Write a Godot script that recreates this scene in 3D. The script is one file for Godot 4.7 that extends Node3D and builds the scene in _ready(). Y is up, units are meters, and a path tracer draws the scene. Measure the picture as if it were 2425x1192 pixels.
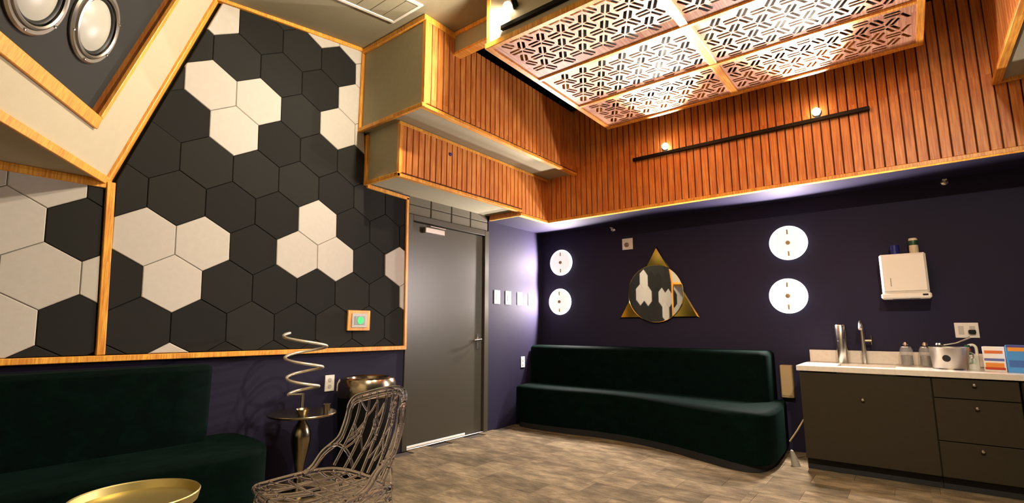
extends Node3D

const XW := -3.82      # plane of the hexagon wall
const ZB := -5.47      # plane of the far purple wall
const ZS := -4.91      # plane of the slatted skirt in front of it
const HC := 3.72       # ceiling
const HA := 2.39       # alcove ceiling under the skirt
const HCLOUD := 3.2    # underside of the perforated cloud

var M := {}
var rng := RandomNumberGenerator.new()
var taken := {}
var meshes := {}

# ---------------------------------------------------------------- helpers
func numbered(n: String) -> String:
	if not taken.has(n):
		taken[n] = 0
		return n
	taken[n] += 1
	return "%s_%03d" % [n, taken[n]]

func tag(o: Node, label: String, category: String, group := "", kind := "") -> Node:
	if label: o.set_meta("label", label)
	if category: o.set_meta("category", category)
	if group: o.set_meta("group", group)
	if kind: o.set_meta("kind", kind)
	return o

func thing(called: String, label: String, category: String, at := Vector3.ZERO, turn := 0.0, group := "", kind := "") -> Node3D:
	var o := Node3D.new()
	o.name = numbered(called)
	add_child(o)
	o.position = at
	o.rotation.y = turn
	tag(o, label, category, group, kind)
	return o

func put(called: String, mesh: Mesh, mat: Material, parent: Node, at := Vector3.ZERO, label := "") -> MeshInstance3D:
	var o := MeshInstance3D.new()
	o.name = called
	o.mesh = mesh
	o.material_override = mat
	parent.add_child(o, true)
	o.position = at
	o.cast_shadow = GeometryInstance3D.SHADOW_CASTING_SETTING_ON
	if label: o.set_meta("label", label)
	return o

func begin() -> SurfaceTool:
	var st := SurfaceTool.new()
	st.begin(Mesh.PRIMITIVE_TRIANGLES)
	return st

func tri(st: SurfaceTool, a: Vector3, b: Vector3, c: Vector3, outward: Vector3) -> void:
	var n := (c - a).cross(b - a)
	if n.length() < 1e-12: return
	n = n.normalized()
	if n.dot(outward) < 0:
		var t := b; b = c; c = t
		n = -n
	for p in [a, b, c]:
		st.set_normal(n)
		st.add_vertex(p)

func quad(st: SurfaceTool, a: Vector3, b: Vector3, c: Vector3, d: Vector3, outward: Vector3) -> void:
	tri(st, a, b, c, outward)
	tri(st, a, c, d, outward)

# a box with chamfered edges, centred on c, added to st
func add_box(st: SurfaceTool, c: Vector3, size: Vector3, k := 0.003, basis := Basis.IDENTITY) -> void:
	var h := size / 2
	k = minf(k, minf(h.x, minf(h.y, h.z)) * 0.45)
	var f := func(x: float, y: float, z: float) -> Vector3: return c + basis * Vector3(x, y, z)
	for ax in 3:
		var u := (ax + 1) % 3
		var v := (ax + 2) % 3
		for s in [-1.0, 1.0]:
			var ps := []
			for q in [[-1, -1], [1, -1], [1, 1], [-1, 1]]:
				var p := Vector3.ZERO
				p[ax] = s * h[ax]
				p[u] = q[0] * (h[u] - k)
				p[v] = q[1] * (h[v] - k)
				ps.append(f.call(p.x, p.y, p.z))
			var n := Vector3.ZERO
			n[ax] = s
			quad(st, ps[0], ps[1], ps[2], ps[3], basis * n)
		for s in [-1.0, 1.0]:
			for t in [-1.0, 1.0]:
				var a := Vector3.ZERO
				a[u] = s * h[u]; a[v] = t * (h[v] - k)
				var b := Vector3.ZERO
				b[u] = s * (h[u] - k); b[v] = t * h[v]
				var a0 := a; var a1 := a; var b0 := b; var b1 := b
				a0[ax] = -(h[ax] - k); a1[ax] = h[ax] - k
				b0[ax] = a0[ax]; b1[ax] = a1[ax]
				var n := Vector3.ZERO
				n[u] = s; n[v] = t
				quad(st, f.call(a0.x, a0.y, a0.z), f.call(a1.x, a1.y, a1.z), f.call(b1.x, b1.y, b1.z), f.call(b0.x, b0.y, b0.z), basis * n)
	for sx in [-1.0, 1.0]:
		for sy in [-1.0, 1.0]:
			for sz in [-1.0, 1.0]:
				tri(st, f.call(sx * h.x, sy * (h.y - k), sz * (h.z - k)), f.call(sx * (h.x - k), sy * h.y, sz * (h.z - k)), f.call(sx * (h.x - k), sy * (h.y - k), sz * h.z), basis * Vector3(sx, sy, sz))

func bx(size: Vector3, k := 0.003) -> Mesh:
	var key := "%.4f %.4f %.4f %.4f" % [size.x, size.y, size.z, k]
	if not meshes.has(key):
		var st := begin()
		add_box(st, Vector3.ZERO, size, k)
		meshes[key] = st.commit()
	return meshes[key]

func span(a: Vector3, b: Vector3, k := 0.003) -> Mesh:
	return bx((b - a).abs(), k)

# box between two corners
func cbox(called: String, a: Vector3, b: Vector3, mat: Material, parent: Node, k := 0.003) -> MeshInstance3D:
	return put(called, span(a, b, k), mat, parent, (a + b) / 2)

# straight bar from a to b with cross-section w (along side) x h
func bar(called: String, a: Vector3, b: Vector3, side: Vector3, w: float, h: float, mat: Material, parent: Node, k := 0.003) -> MeshInstance3D:
	var d := (b - a).normalized()
	var x := (side - d * side.dot(d)).normalized()
	var y := d.cross(x).normalized()
	var st := begin()
	add_box(st, Vector3.ZERO, Vector3(w, h, (b - a).length()), k, Basis(x, y, d) if x.cross(y).dot(d) > 0 else Basis(x, -y, d))
	return put(called, st.commit(), mat, parent, (a + b) / 2)

func add_lathe(st: SurfaceTool, prof: Array, seg := 32, at := Vector3.ZERO, basis := Basis.IDENTITY) -> void:
	var n := prof.size()
	var segn := []
	for i in n - 1:
		var d: Vector2 = prof[i + 1] - prof[i]
		segn.append(Vector2(d.y, -d.x).normalized() if d.length() > 1e-7 else Vector2(1, 0))
	for i in n - 1:
		if (prof[i + 1] - prof[i]).length() < 1e-7: continue
		var na: Vector2 = segn[i]
		var nb: Vector2 = segn[i]
		if i > 0 and segn[i - 1].dot(na) > 0.8: na = (segn[i - 1] + segn[i]).normalized()
		if i < n - 2 and segn[i + 1].dot(nb) > 0.8: nb = (segn[i + 1] + segn[i]).normalized()
		for j in seg:
			var a0 := TAU * j / seg
			var a1 := TAU * (j + 1) / seg
			var quadp := []
			for q in [[prof[i], a0, na], [prof[i], a1, na], [prof[i + 1], a1, nb], [prof[i + 1], a0, nb]]:
				var p: Vector2 = q[0]
				var nn: Vector2 = q[2]
				quadp.append([at + basis * Vector3(p.x * cos(q[1]), p.y, p.x * sin(q[1])), basis * Vector3(nn.x * cos(q[1]), nn.y, nn.x * sin(q[1]))])
			for t in [[0, 1, 2], [0, 2, 3]]:
				if (quadp[t[0]][0] - quadp[t[1]][0]).cross(quadp[t[2]][0] - quadp[t[1]][0]).length() < 1e-12: continue
				var cr: Vector3 = (quadp[t[2]][0] - quadp[t[0]][0]).cross(quadp[t[1]][0] - quadp[t[0]][0])
				var order: Array = t if cr.dot(quadp[t[0]][1]) > 0 else [t[0], t[2], t[1]]
				for id in order:
					st.set_normal(quadp[id][1])
					st.add_vertex(quadp[id][0])

func lathe(prof: Array, seg := 32, basis := Basis.IDENTITY) -> Mesh:
	var st := begin()
	add_lathe(st, prof, seg, Vector3.ZERO, basis)
	return st.commit()

func add_tube(st: SurfaceTool, pts: Array, r, sides := 8, closed := false) -> void:
	var n := pts.size()
	var prev := Vector3.ZERO
	var rings := []
	var radius := func(i: int) -> float: return r[i] if r is Array else r
	for i in n:
		var d: Vector3
		if closed: d = (pts[(i + 1) % n] - pts[(i + n - 1) % n]).normalized()
		else: d = (pts[mini(i + 1, n - 1)] - pts[maxi(i - 1, 0)]).normalized()
		if prev == Vector3.ZERO:
			prev = d.cross(Vector3.UP if absf(d.y) < 0.9 else Vector3.RIGHT).normalized()
		prev = (prev - d * prev.dot(d)).normalized()
		var side := d.cross(prev)
		var ring := []
		for j in sides:
			var a := TAU * j / sides
			var nn := prev * cos(a) + side * sin(a)
			ring.append([pts[i] + nn * radius.call(i), nn])
		rings.append(ring)
	var last := n if closed else n - 1
	for i in last:
		var A: Array = rings[i]
		var B: Array = rings[(i + 1) % n]
		for j in sides:
			var k := (j + 1) % sides
			for t in [[A[j], A[k], B[k]], [A[j], B[k], B[j]]]:
				var cr: Vector3 = (t[2][0] - t[0][0]).cross(t[1][0] - t[0][0])
				var order: Array = t if cr.dot(t[0][1]) > 0 else [t[0], t[2], t[1]]
				for v in order:
					st.set_normal(v[1])
					st.add_vertex(v[0])
	if not closed:
		for e in [0, n - 1]:
			var dd: Vector3 = (pts[0] - pts[1]) if e == 0 else (pts[n - 1] - pts[n - 2])
			for j in range(1, sides - 1):
				tri(st, rings[e][0][0], rings[e][j][0], rings[e][j + 1][0], dd)

func tube(pts: Array, r, sides := 8, closed := false) -> Mesh:
	var st := begin()
	add_tube(st, pts, r, sides, closed)
	return st.commit()

func smooth_path(pts: Array, steps := 6, closed := false) -> Array:
	var out := []
	var n := pts.size()
	var last := n if closed else n - 1
	for i in last:
		var p0 = pts[(i + n - 1) % n] if closed or i > 0 else pts[0]
		var p1 = pts[i]
		var p2 = pts[(i + 1) % n]
		var p3 = pts[(i + 2) % n] if closed or i + 2 < n else pts[n - 1]
		for s in steps:
			var t := float(s) / steps
			out.append(0.5 * ((2.0 * p1) + (p2 - p0) * t + (2.0 * p0 - 5.0 * p1 + 4.0 * p2 - p3) * t * t + (3.0 * p1 - p0 - 3.0 * p2 + p3) * t * t * t))
	if not closed: out.append(pts[n - 1])
	return out

# polygon of Vector2 extruded: map(p, depth) -> Vector3, depth 0 = back, t = front face; chamfer k
func add_prism(st: SurfaceTool, poly: PackedVector2Array, map: Callable, t: float, k := 0.0, back := true) -> void:
	var c2 := Vector2.ZERO
	for p in poly: c2 += p
	c2 /= poly.size()
	var out_n: Vector3 = (map.call(c2, 1.0) - map.call(c2, 0.0)).normalized()
	var front := poly
	if k > 0:
		var ins := Geometry2D.offset_polygon(poly, -k, Geometry2D.JOIN_MITER)
		if ins.size() == 1 and ins[0].size() == poly.size():
			front = PackedVector2Array()
			for p in poly:
				var best: Vector2 = ins[0][0]
				for q in ins[0]:
					if q.distance_to(p) < best.distance_to(p): best = q
				front.append(best)
		else:
			k = 0.0
	for idx in [[front, t, out_n], [poly, 0.0, -out_n]]:
		if idx[1] == 0.0 and not back: continue
		var ti := Geometry2D.triangulate_polygon(idx[0])
		for i in range(0, ti.size(), 3):
			tri(st, map.call(idx[0][ti[i]], idx[1]), map.call(idx[0][ti[i + 1]], idx[1]), map.call(idx[0][ti[i + 2]], idx[1]), idx[2])
	var cw := Geometry2D.is_polygon_clockwise(poly)
	for i in poly.size():
		var a := poly[i]
		var b := poly[(i + 1) % poly.size()]
		var e := (b - a).normalized()
		var o2 := Vector2(e.y, -e.x) * (-1.0 if cw else 1.0)
		var m := (a + b) / 2
		var o3: Vector3 = map.call(m + o2 * 0.01, 0.0) - map.call(m, 0.0)
		quad(st, map.call(a, 0.0), map.call(b, 0.0), map.call(b, t - k), map.call(a, t - k), o3)
		if k > 0:
			quad(st, map.call(a, t - k), map.call(b, t - k), map.call(front[(i + 1) % poly.size()], t), map.call(front[i], t), o3.normalized() + out_n)

func prism(poly: PackedVector2Array, map: Callable, t: float, k := 0.0) -> Mesh:
	var st := begin()
	add_prism(st, poly, map, t, k)
	return st.commit()

# upholstered block: plan outline (x, z), rounded top edge
func add_slab(st: SurfaceTool, plan: Array, y0: float, y1: float, r: float, foot := 0.0) -> void:
	var n := plan.size()
	var area := 0.0
	for i in n: area += plan[i].cross(plan[(i + 1) % n])
	var sgn := 1.0 if area > 0 else -1.0
	var nor := []
	for i in n:
		var e0: Vector2 = (plan[i] - plan[(i + n - 1) % n]).normalized()
		var e1: Vector2 = (plan[(i + 1) % n] - plan[i]).normalized()
		var m := Vector2(e0.y, -e0.x) + Vector2(e1.y, -e1.x)
		nor.append(m.normalized() * sgn)
	var levels := [[foot, y0, 0.0], [0.0, y0 + foot, 0.0], [0.0, y1 - r, 0.0]]
	for i in range(1, 6):
		var a := PI / 2 * i / 5
		levels.append([r * (1 - cos(a)), y1 - r + r * sin(a), sin(a)])
	for l in levels.size() - 1:
		var A: Array = levels[l]
		var B: Array = levels[l + 1]
		for i in n:
			var j := (i + 1) % n
			var ps := []
			for q in [[i, A], [j, A], [j, B], [i, B]]:
				var p: Vector2 = plan[q[0]] - nor[q[0]] * q[1][0]
				var nn: Vector3 = Vector3(nor[q[0]].x, 0, nor[q[0]].y) * sqrt(1.0 - q[1][2] * q[1][2]) + Vector3.UP * q[1][2]
				ps.append([Vector3(p.x, q[1][1], p.y), nn])
			for t in [[0, 1, 2], [0, 2, 3]]:
				var cr: Vector3 = (ps[t[2]][0] - ps[t[0]][0]).cross(ps[t[1]][0] - ps[t[0]][0])
				var order: Array = t if cr.dot(ps[t[0]][1] + ps[t[1]][1] + ps[t[2]][1]) > 0 else [t[0], t[2], t[1]]
				for v in order:
					st.set_normal(ps[v][1])
					st.add_vertex(ps[v][0])
	var cap := PackedVector2Array()
	for i in n: cap.append(plan[i] - nor[i] * r)
	var ti := Geometry2D.triangulate_polygon(cap)
	for i in range(0, ti.size(), 3):
		tri(st, Vector3(cap[ti[i]].x, y1, cap[ti[i]].y), Vector3(cap[ti[i + 1]].x, y1, cap[ti[i + 1]].y), Vector3(cap[ti[i + 2]].x, y1, cap[ti[i + 2]].y), Vector3.UP)

func slab(plan: Array, y0: float, y1: float, r: float, foot := 0.0) -> Mesh:
	var st := begin()
	add_slab(st, plan, y0, y1, r, foot)
	return st.commit()

func text_mesh(s: String, size: float, depth := 0.002) -> Mesh:
	var t := TextMesh.new()
	var f := SystemFont.new()
	f.font_names = PackedStringArray(["Droid Sans"])
	t.font = f
	t.text = s
	t.font_size = 32
	t.pixel_size = size / 32.0
	t.depth = depth
	return t

# ---------------------------------------------------------------- materials
func mat(c: Color, rough := 0.6, metal := 0.0, spec := 0.5) -> StandardMaterial3D:
	var m := StandardMaterial3D.new()
	m.albedo_color = c
	m.roughness = rough
	m.metallic = metal
	m.metallic_specular = spec
	return m

func grain_image(kind: String, seed_: int, n := 512) -> ImageTexture:
	var a := FastNoiseLite.new()
	a.seed = seed_
	a.noise_type = FastNoiseLite.TYPE_SIMPLEX_SMOOTH
	a.frequency = 1.0
	var b := FastNoiseLite.new()
	b.seed = seed_ + 7
	b.frequency = 1.0
	var img := Image.create(n, n, true, Image.FORMAT_RGB8)
	for y in n:
		for x in n:
			var u := float(x) / n
			var v := float(y) / n
			var g := 0.0
			match kind:
				"wood":
					g = 0.80 + 0.12 * a.get_noise_2d(u * 60.0, v * 2.2) + 0.08 * b.get_noise_2d(u * 190.0, v * 5.0) + 0.07 * a.get_noise_2d(u * 6.0 + 40.0, v * 3.0)
					img.set_pixel(x, y, Color(clampf(g * 1.12, 0, 1), clampf(g * g * 1.34, 0, 1), clampf(g * g * 1.28, 0, 1)))
				"carpet":
					g = 0.74 + 0.14 * a.get_noise_2d(u * 10.0, v * 46.0) + 0.14 * b.get_noise_2d(u * 120.0, v * 150.0) + 0.22 * a.get_noise_2d(u * 3.0 + 9.0, v * 6.0)
					img.set_pixel(x, y, Color(clampf(g, 0, 1), clampf(g * 0.985, 0, 1), clampf(g * 0.96, 0, 1)))
				"cloth":
					g = 0.86 + 0.06 * a.get_noise_2d(u * 240.0, v * 240.0) + 0.015 * b.get_noise_2d(u * 9.0, v * 9.0)
					img.set_pixel(x, y, Color(clampf(g, 0, 1), clampf(g, 0, 1), clampf(g, 0, 1)))
				"velvet":
					g = 0.75 + 0.2 * a.get_noise_2d(u * 7.0, v * 7.0) + 0.12 * b.get_noise_2d(u * 30.0, v * 30.0)
					img.set_pixel(x, y, Color(clampf(g, 0, 1), clampf(g, 0, 1), clampf(g, 0, 1)))
				"stone":
					g = 0.92 + 0.03 * a.get_noise_2d(u * 12.0, v * 12.0) + 0.04 * b.get_noise_2d(u * 120.0, v * 120.0)
					img.set_pixel(x, y, Color(clampf(g, 0, 1), clampf(g * 0.99, 0, 1), clampf(g * 0.97, 0, 1)))
	img.generate_mipmaps()
	return ImageTexture.create_from_image(img)

func textured(m: StandardMaterial3D, tex: Texture2D, scale: float, world := true) -> StandardMaterial3D:
	m.albedo_texture = tex
	m.uv1_triplanar = true
	m.uv1_world_triplanar = world
	m.uv1_scale = Vector3.ONE * scale
	return m

func make_materials() -> void:
	var wood := grain_image("wood", 3)
	var carpet := grain_image("carpet", 11)
	var cloth := grain_image("cloth", 5)
	var velvet := grain_image("velvet", 8)
	var stone := grain_image("stone", 21)
	M.slat = []
	for c in [Color(0.90, 0.60, 0.33), Color(0.87, 0.57, 0.30), Color(0.93, 0.63, 0.35), Color(0.89, 0.59, 0.31), Color(0.91, 0.61, 0.32)]:
		M.slat.append(textured(mat(c, 0.42, 0.0, 0.45), wood, 1.0))
	M.trim = textured(mat(Color(1.0, 0.73, 0.31), 0.4), wood, 1.3)
	M.slat_back = mat(Color(0.30, 0.15, 0.07), 0.8)
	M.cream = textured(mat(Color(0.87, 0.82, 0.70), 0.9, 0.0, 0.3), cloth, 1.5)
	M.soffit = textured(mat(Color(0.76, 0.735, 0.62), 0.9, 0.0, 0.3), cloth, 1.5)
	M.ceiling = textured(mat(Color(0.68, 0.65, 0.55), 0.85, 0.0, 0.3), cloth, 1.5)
	M.hex_dark = []
	for c in [Color(0.185, 0.185, 0.18), Color(0.172, 0.172, 0.168), Color(0.198, 0.198, 0.19)]:
		M.hex_dark.append(textured(mat(c, 0.9, 0.0, 0.25), cloth, 2.0))
	M.hex_white = []
	for c in [Color(0.88, 0.855, 0.815), Color(0.865, 0.84, 0.80)]:
		M.hex_white.append(textured(mat(c, 0.85, 0.0, 0.3), cloth, 2.0))
	M.black = mat(Color(0.05, 0.05, 0.055), 0.8)
	M.black_gloss = mat(Color(0.04, 0.04, 0.045), 0.5, 0.0, 0.3)
	M.purple = textured(mat(Color(0.158, 0.143, 0.24), 0.7, 0.0, 0.3), cloth, 1.0)
	M.carpet = []
	for c in [Color(0.61, 0.55, 0.445), Color(0.56, 0.505, 0.41), Color(0.65, 0.59, 0.48), Color(0.60, 0.54, 0.44), Color(0.53, 0.48, 0.39)]:
		M.carpet.append(textured(mat(c, 0.95, 0.0, 0.2), carpet, 1.0))
	M.carpet_base = mat(Color(0.25, 0.22, 0.19), 0.95)
	M.velvet = textured(mat(Color(0.007, 0.082, 0.062), 0.8, 0.0, 0.15), velvet, 1.0)
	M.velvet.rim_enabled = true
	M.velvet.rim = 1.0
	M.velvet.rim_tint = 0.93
	M.door = mat(Color(0.255, 0.245, 0.20), 0.36, 0.0, 0.45)
	M.block = textured(mat(Color(0.42, 0.40, 0.34), 0.85), stone, 2.0)
	M.steel = mat(Color(0.80, 0.78, 0.74), 0.22, 1.0)
	M.steel_dull = mat(Color(0.74, 0.72, 0.68), 0.33, 1.0)
	M.white_plastic = mat(Color(0.90, 0.88, 0.84), 0.4)
	M.quartz = textured(mat(Color(0.90, 0.87, 0.83), 0.15), stone, 2.0)
	M.cabinet = textured(mat(Color(0.205, 0.182, 0.135), 0.55, 0.0, 0.25), stone, 1.0)
	M.cabinet_dark = mat(Color(0.06, 0.055, 0.05), 0.7)
	M.gold = mat(Color(0.82, 0.74, 0.36), 0.12, 1.0)
	M.brass = mat(Color(0.58, 0.54, 0.45), 0.24, 1.0)
	M.tray = mat(Color(0.80, 0.74, 0.50), 0.45, 1.0)
	M.bronze = mat(Color(0.66, 0.61, 0.52), 0.2, 1.0)
	M.mirror = mat(Color(0.90, 0.90, 0.88), 0.02, 1.0)
	M.perf = textured(mat(Color(0.88, 0.68, 0.56), 0.5), wood, 1.0)
	M.cone = mat(Color(0.72, 0.71, 0.66), 0.35, 0.0, 0.6)
	M.rubber = mat(Color(0.10, 0.10, 0.10), 0.5)
	M.baffle = textured(mat(Color(0.20, 0.20, 0.19), 0.9), cloth, 2.0)
	M.acrylic = mat(Color(0.99, 0.985, 1.0, 0.0), 0.0)
	M.acrylic.refraction_enabled = true
	M.acrylic.refraction_scale = 0.049
	M.acrylic.transparency = BaseMaterial3D.TRANSPARENCY_ALPHA
	M.glass = mat(Color(0.96, 0.98, 0.98, 0.08), 0.02)
	M.glass.transparency = BaseMaterial3D.TRANSPARENCY_ALPHA
	M.bulb = glow(Color(1.0, 0.93, 0.82), 9.0)
	M.disc = glow(Color(1.0, 0.97, 0.95), 0.62)
	M.disc_rim = glow(Color(1.0, 0.97, 0.95), 2.6)
	M.coil = mat(Color(0.86, 0.82, 0.74), 0.32, 0.6)
	M.tan = mat(Color(0.62, 0.53, 0.38), 0.6)
	M.green_screen = glow(Color(0.10, 0.85, 0.42), 0.55)
	M.blue_dot = mat(Color(0.10, 0.14, 0.55), 0.3)

func glow(c: Color, e: float) -> StandardMaterial3D:
	var m := mat(c, 0.4)
	m.emission_enabled = true
	m.emission = c
	m.emission_energy_multiplier = e
	return m

# ---------------------------------------------------------------- lamps
func spot(parent: Node, at: Vector3, target: Vector3, energy: float, angle: float, size := 0.04, c := Color(1.0, 0.93, 0.82), soft := 1.0) -> void:
	var l := SpotLight3D.new()
	l.light_color = c
	l.light_energy = energy
	l.spot_angle = angle
	l.spot_range = 12.0
	l.spot_attenuation = 2.0
	l.spot_angle_attenuation = soft
	l.light_size = size
	l.shadow_enabled = true
	parent.add_child(l)
	l.global_position = at
	l.look_at(target, Vector3.UP if absf((target - at).normalized().y) < 0.95 else Vector3.RIGHT)

func omni(parent: Node, at: Vector3, energy: float, size: float, c: Color) -> void:
	var l := OmniLight3D.new()
	l.light_color = c
	l.light_energy = energy
	l.omni_range = 12.0
	l.omni_attenuation = 2.0
	l.light_size = size
	l.shadow_enabled = true
	parent.add_child(l)
	l.global_position = at

func sky_and_camera() -> void:
	var cam := Camera3D.new()
	cam.name = "camera"
	add_child(cam)
	cam.position = Vector3(0, 1.15, 0)
	cam.rotation = Vector3(deg_to_rad(8.6), deg_to_rad(38.4), 0)
	cam.fov = 53.56
	cam.near = 0.05
	cam.current = true
	var we := WorldEnvironment.new()
	var e := Environment.new()
	e.background_mode = Environment.BG_COLOR
	e.background_color = Color(0, 0, 0)
	e.tonemap_mode = Environment.TONE_MAPPER_LINEAR
	e.tonemap_exposure = 1.0
	e.sdfgi_enabled = true
	e.ssao_enabled = true
	e.ssil_enabled = true
	we.environment = e
	add_child(we)

# ---------------------------------------------------------------- setting
func wall_map(p: Vector2, d: float) -> Vector3:   # (distance along the wall, height) on the hexagon wall
	return Vector3(XW + d, p.y, -p.x)

func lean(s: float, y: float) -> float:
	return s - 0.039 * (y - 1.72)

func slats(parent: Node, origin: Vector3, along: Vector3, out_dir: Vector3, length: float, y0: float, y1: float, pitch := 0.0685) -> void:
	var n := int(round(length / pitch))
	var step := length / n
	var sz := Vector3(0.016, y1 - y0, step - 0.009) if absf(along.z) > 0.5 else Vector3(step - 0.009, y1 - y0, 0.016)
	var m := bx(sz, 0.003)
	for i in n:
		var c := origin + along * (step * (i + 0.5)) + out_dir * (0.008 + 0.002 * rng.randf())
		c.y = (y0 + y1) / 2
		put("slat", m, M.slat[rng.randi() % M.slat.size()], parent, c)

func build_shell() -> void:
	var f := thing("floor", "grey brown carpet tile floor", "floor", Vector3.ZERO, 0, "", "structure")
	cbox("base", Vector3(-4.0, -0.2, -5.7), Vector3(1.75, -0.008, 1.5), M.carpet_base, f, 0.0)
	var tl := 0.5
	var tw := 0.25
	var m := bx(Vector3(tl - 0.0015, 0.012, tw - 0.0015), 0.001)
	for j in 19:
		var z := -5.35 + tw * j
		for i in 12:
			var x := -3.7 + tl * i + (0.25 if j % 2 else 0.0) - 0.0
			if x > 1.75: continue
			put("carpet_tile", m, M.carpet[rng.randi() % M.carpet.size()], f, Vector3(x, -0.0065 + 0.001 * rng.randf(), z))
	var c := thing("ceiling", "cream painted ceiling above the soffits", "ceiling", Vector3.ZERO, 0, "", "structure")
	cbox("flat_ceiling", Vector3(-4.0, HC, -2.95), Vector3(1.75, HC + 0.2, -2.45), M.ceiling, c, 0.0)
	# dark plenum above the cloud
	var pl := thing("ceiling_plenum", "dark void above the perforated cloud", "ceiling", Vector3.ZERO, 0, "", "structure")
	cbox("top_board", Vector3(-4.0, 4.2, -5.7), Vector3(1.75, 4.3, -2.85), M.black, pl, 0.0)
	cbox("side_board", Vector3(-4.0, HC, -5.7), Vector3(XW, 4.2, -2.95), M.black, pl, 0.0)
	cbox("side_board", Vector3(1.6, HC, -5.7), Vector3(1.75, 4.2, -2.95), M.black, pl, 0.0)
	cbox("back_board", Vector3(XW, HC, -5.7), Vector3(1.6, 4.2, ZS), M.black, pl, 0.0)
	cbox("front_board", Vector3(-4.0, HC + 0.2, -2.95), Vector3(1.75, 4.2, -2.85), M.black, pl, 0.0)
	var st := begin()
	var slope := func(p: Vector2, d: float) -> Vector3: return Vector3(-4.0 + d, p.y, p.x)
	add_prism(st, PackedVector2Array([Vector2(-2.45, HC), Vector2(1.5, HC - 3.95 * 0.145), Vector2(1.5, HC + 0.2), Vector2(-2.45, HC + 0.2)]), slope, 5.75)
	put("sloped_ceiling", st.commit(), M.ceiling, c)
	# far wall, right wall, front wall
	var wb := thing("wall_back", "dark purple painted wall behind the curved sofa", "wall", Vector3.ZERO, 0, "", "structure")
	cbox("surface", Vector3(-4.0, 0, ZB - 0.15), Vector3(1.75, HC, ZB), M.purple, wb, 0.0)
	var wr := thing("wall_right", "dark purple wall on the right side of the lounge", "wall", Vector3.ZERO, 0, "", "structure")
	cbox("surface", Vector3(1.6, 0, -5.6), Vector3(1.75, HC, 1.5), M.purple, wr, 0.0)
	var wf := thing("wall_front", "cream wall behind the loudspeaker bulkhead", "wall", Vector3.ZERO, 0, "", "structure")
	cbox("surface", Vector3(-4.0, 0, 1.35), Vector3(1.75, HC, 1.5), M.cream, wf, 0.0)
	# alcove ceiling under the skirts
	var ac := thing("ceiling_alcove", "low purple ceiling strip under the slatted skirt", "ceiling", Vector3.ZERO, 0, "", "structure")
	cbox("back_strip", Vector3(XW, HA, ZB), Vector3(1.6, HA + 0.05, ZS - 0.02), M.purple, ac, 0.0)
	cbox("side_strip", Vector3(XW, HA, ZS - 0.02), Vector3(-3.36, HA + 0.05, -4.37), M.purple, ac, 0.0)

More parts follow.
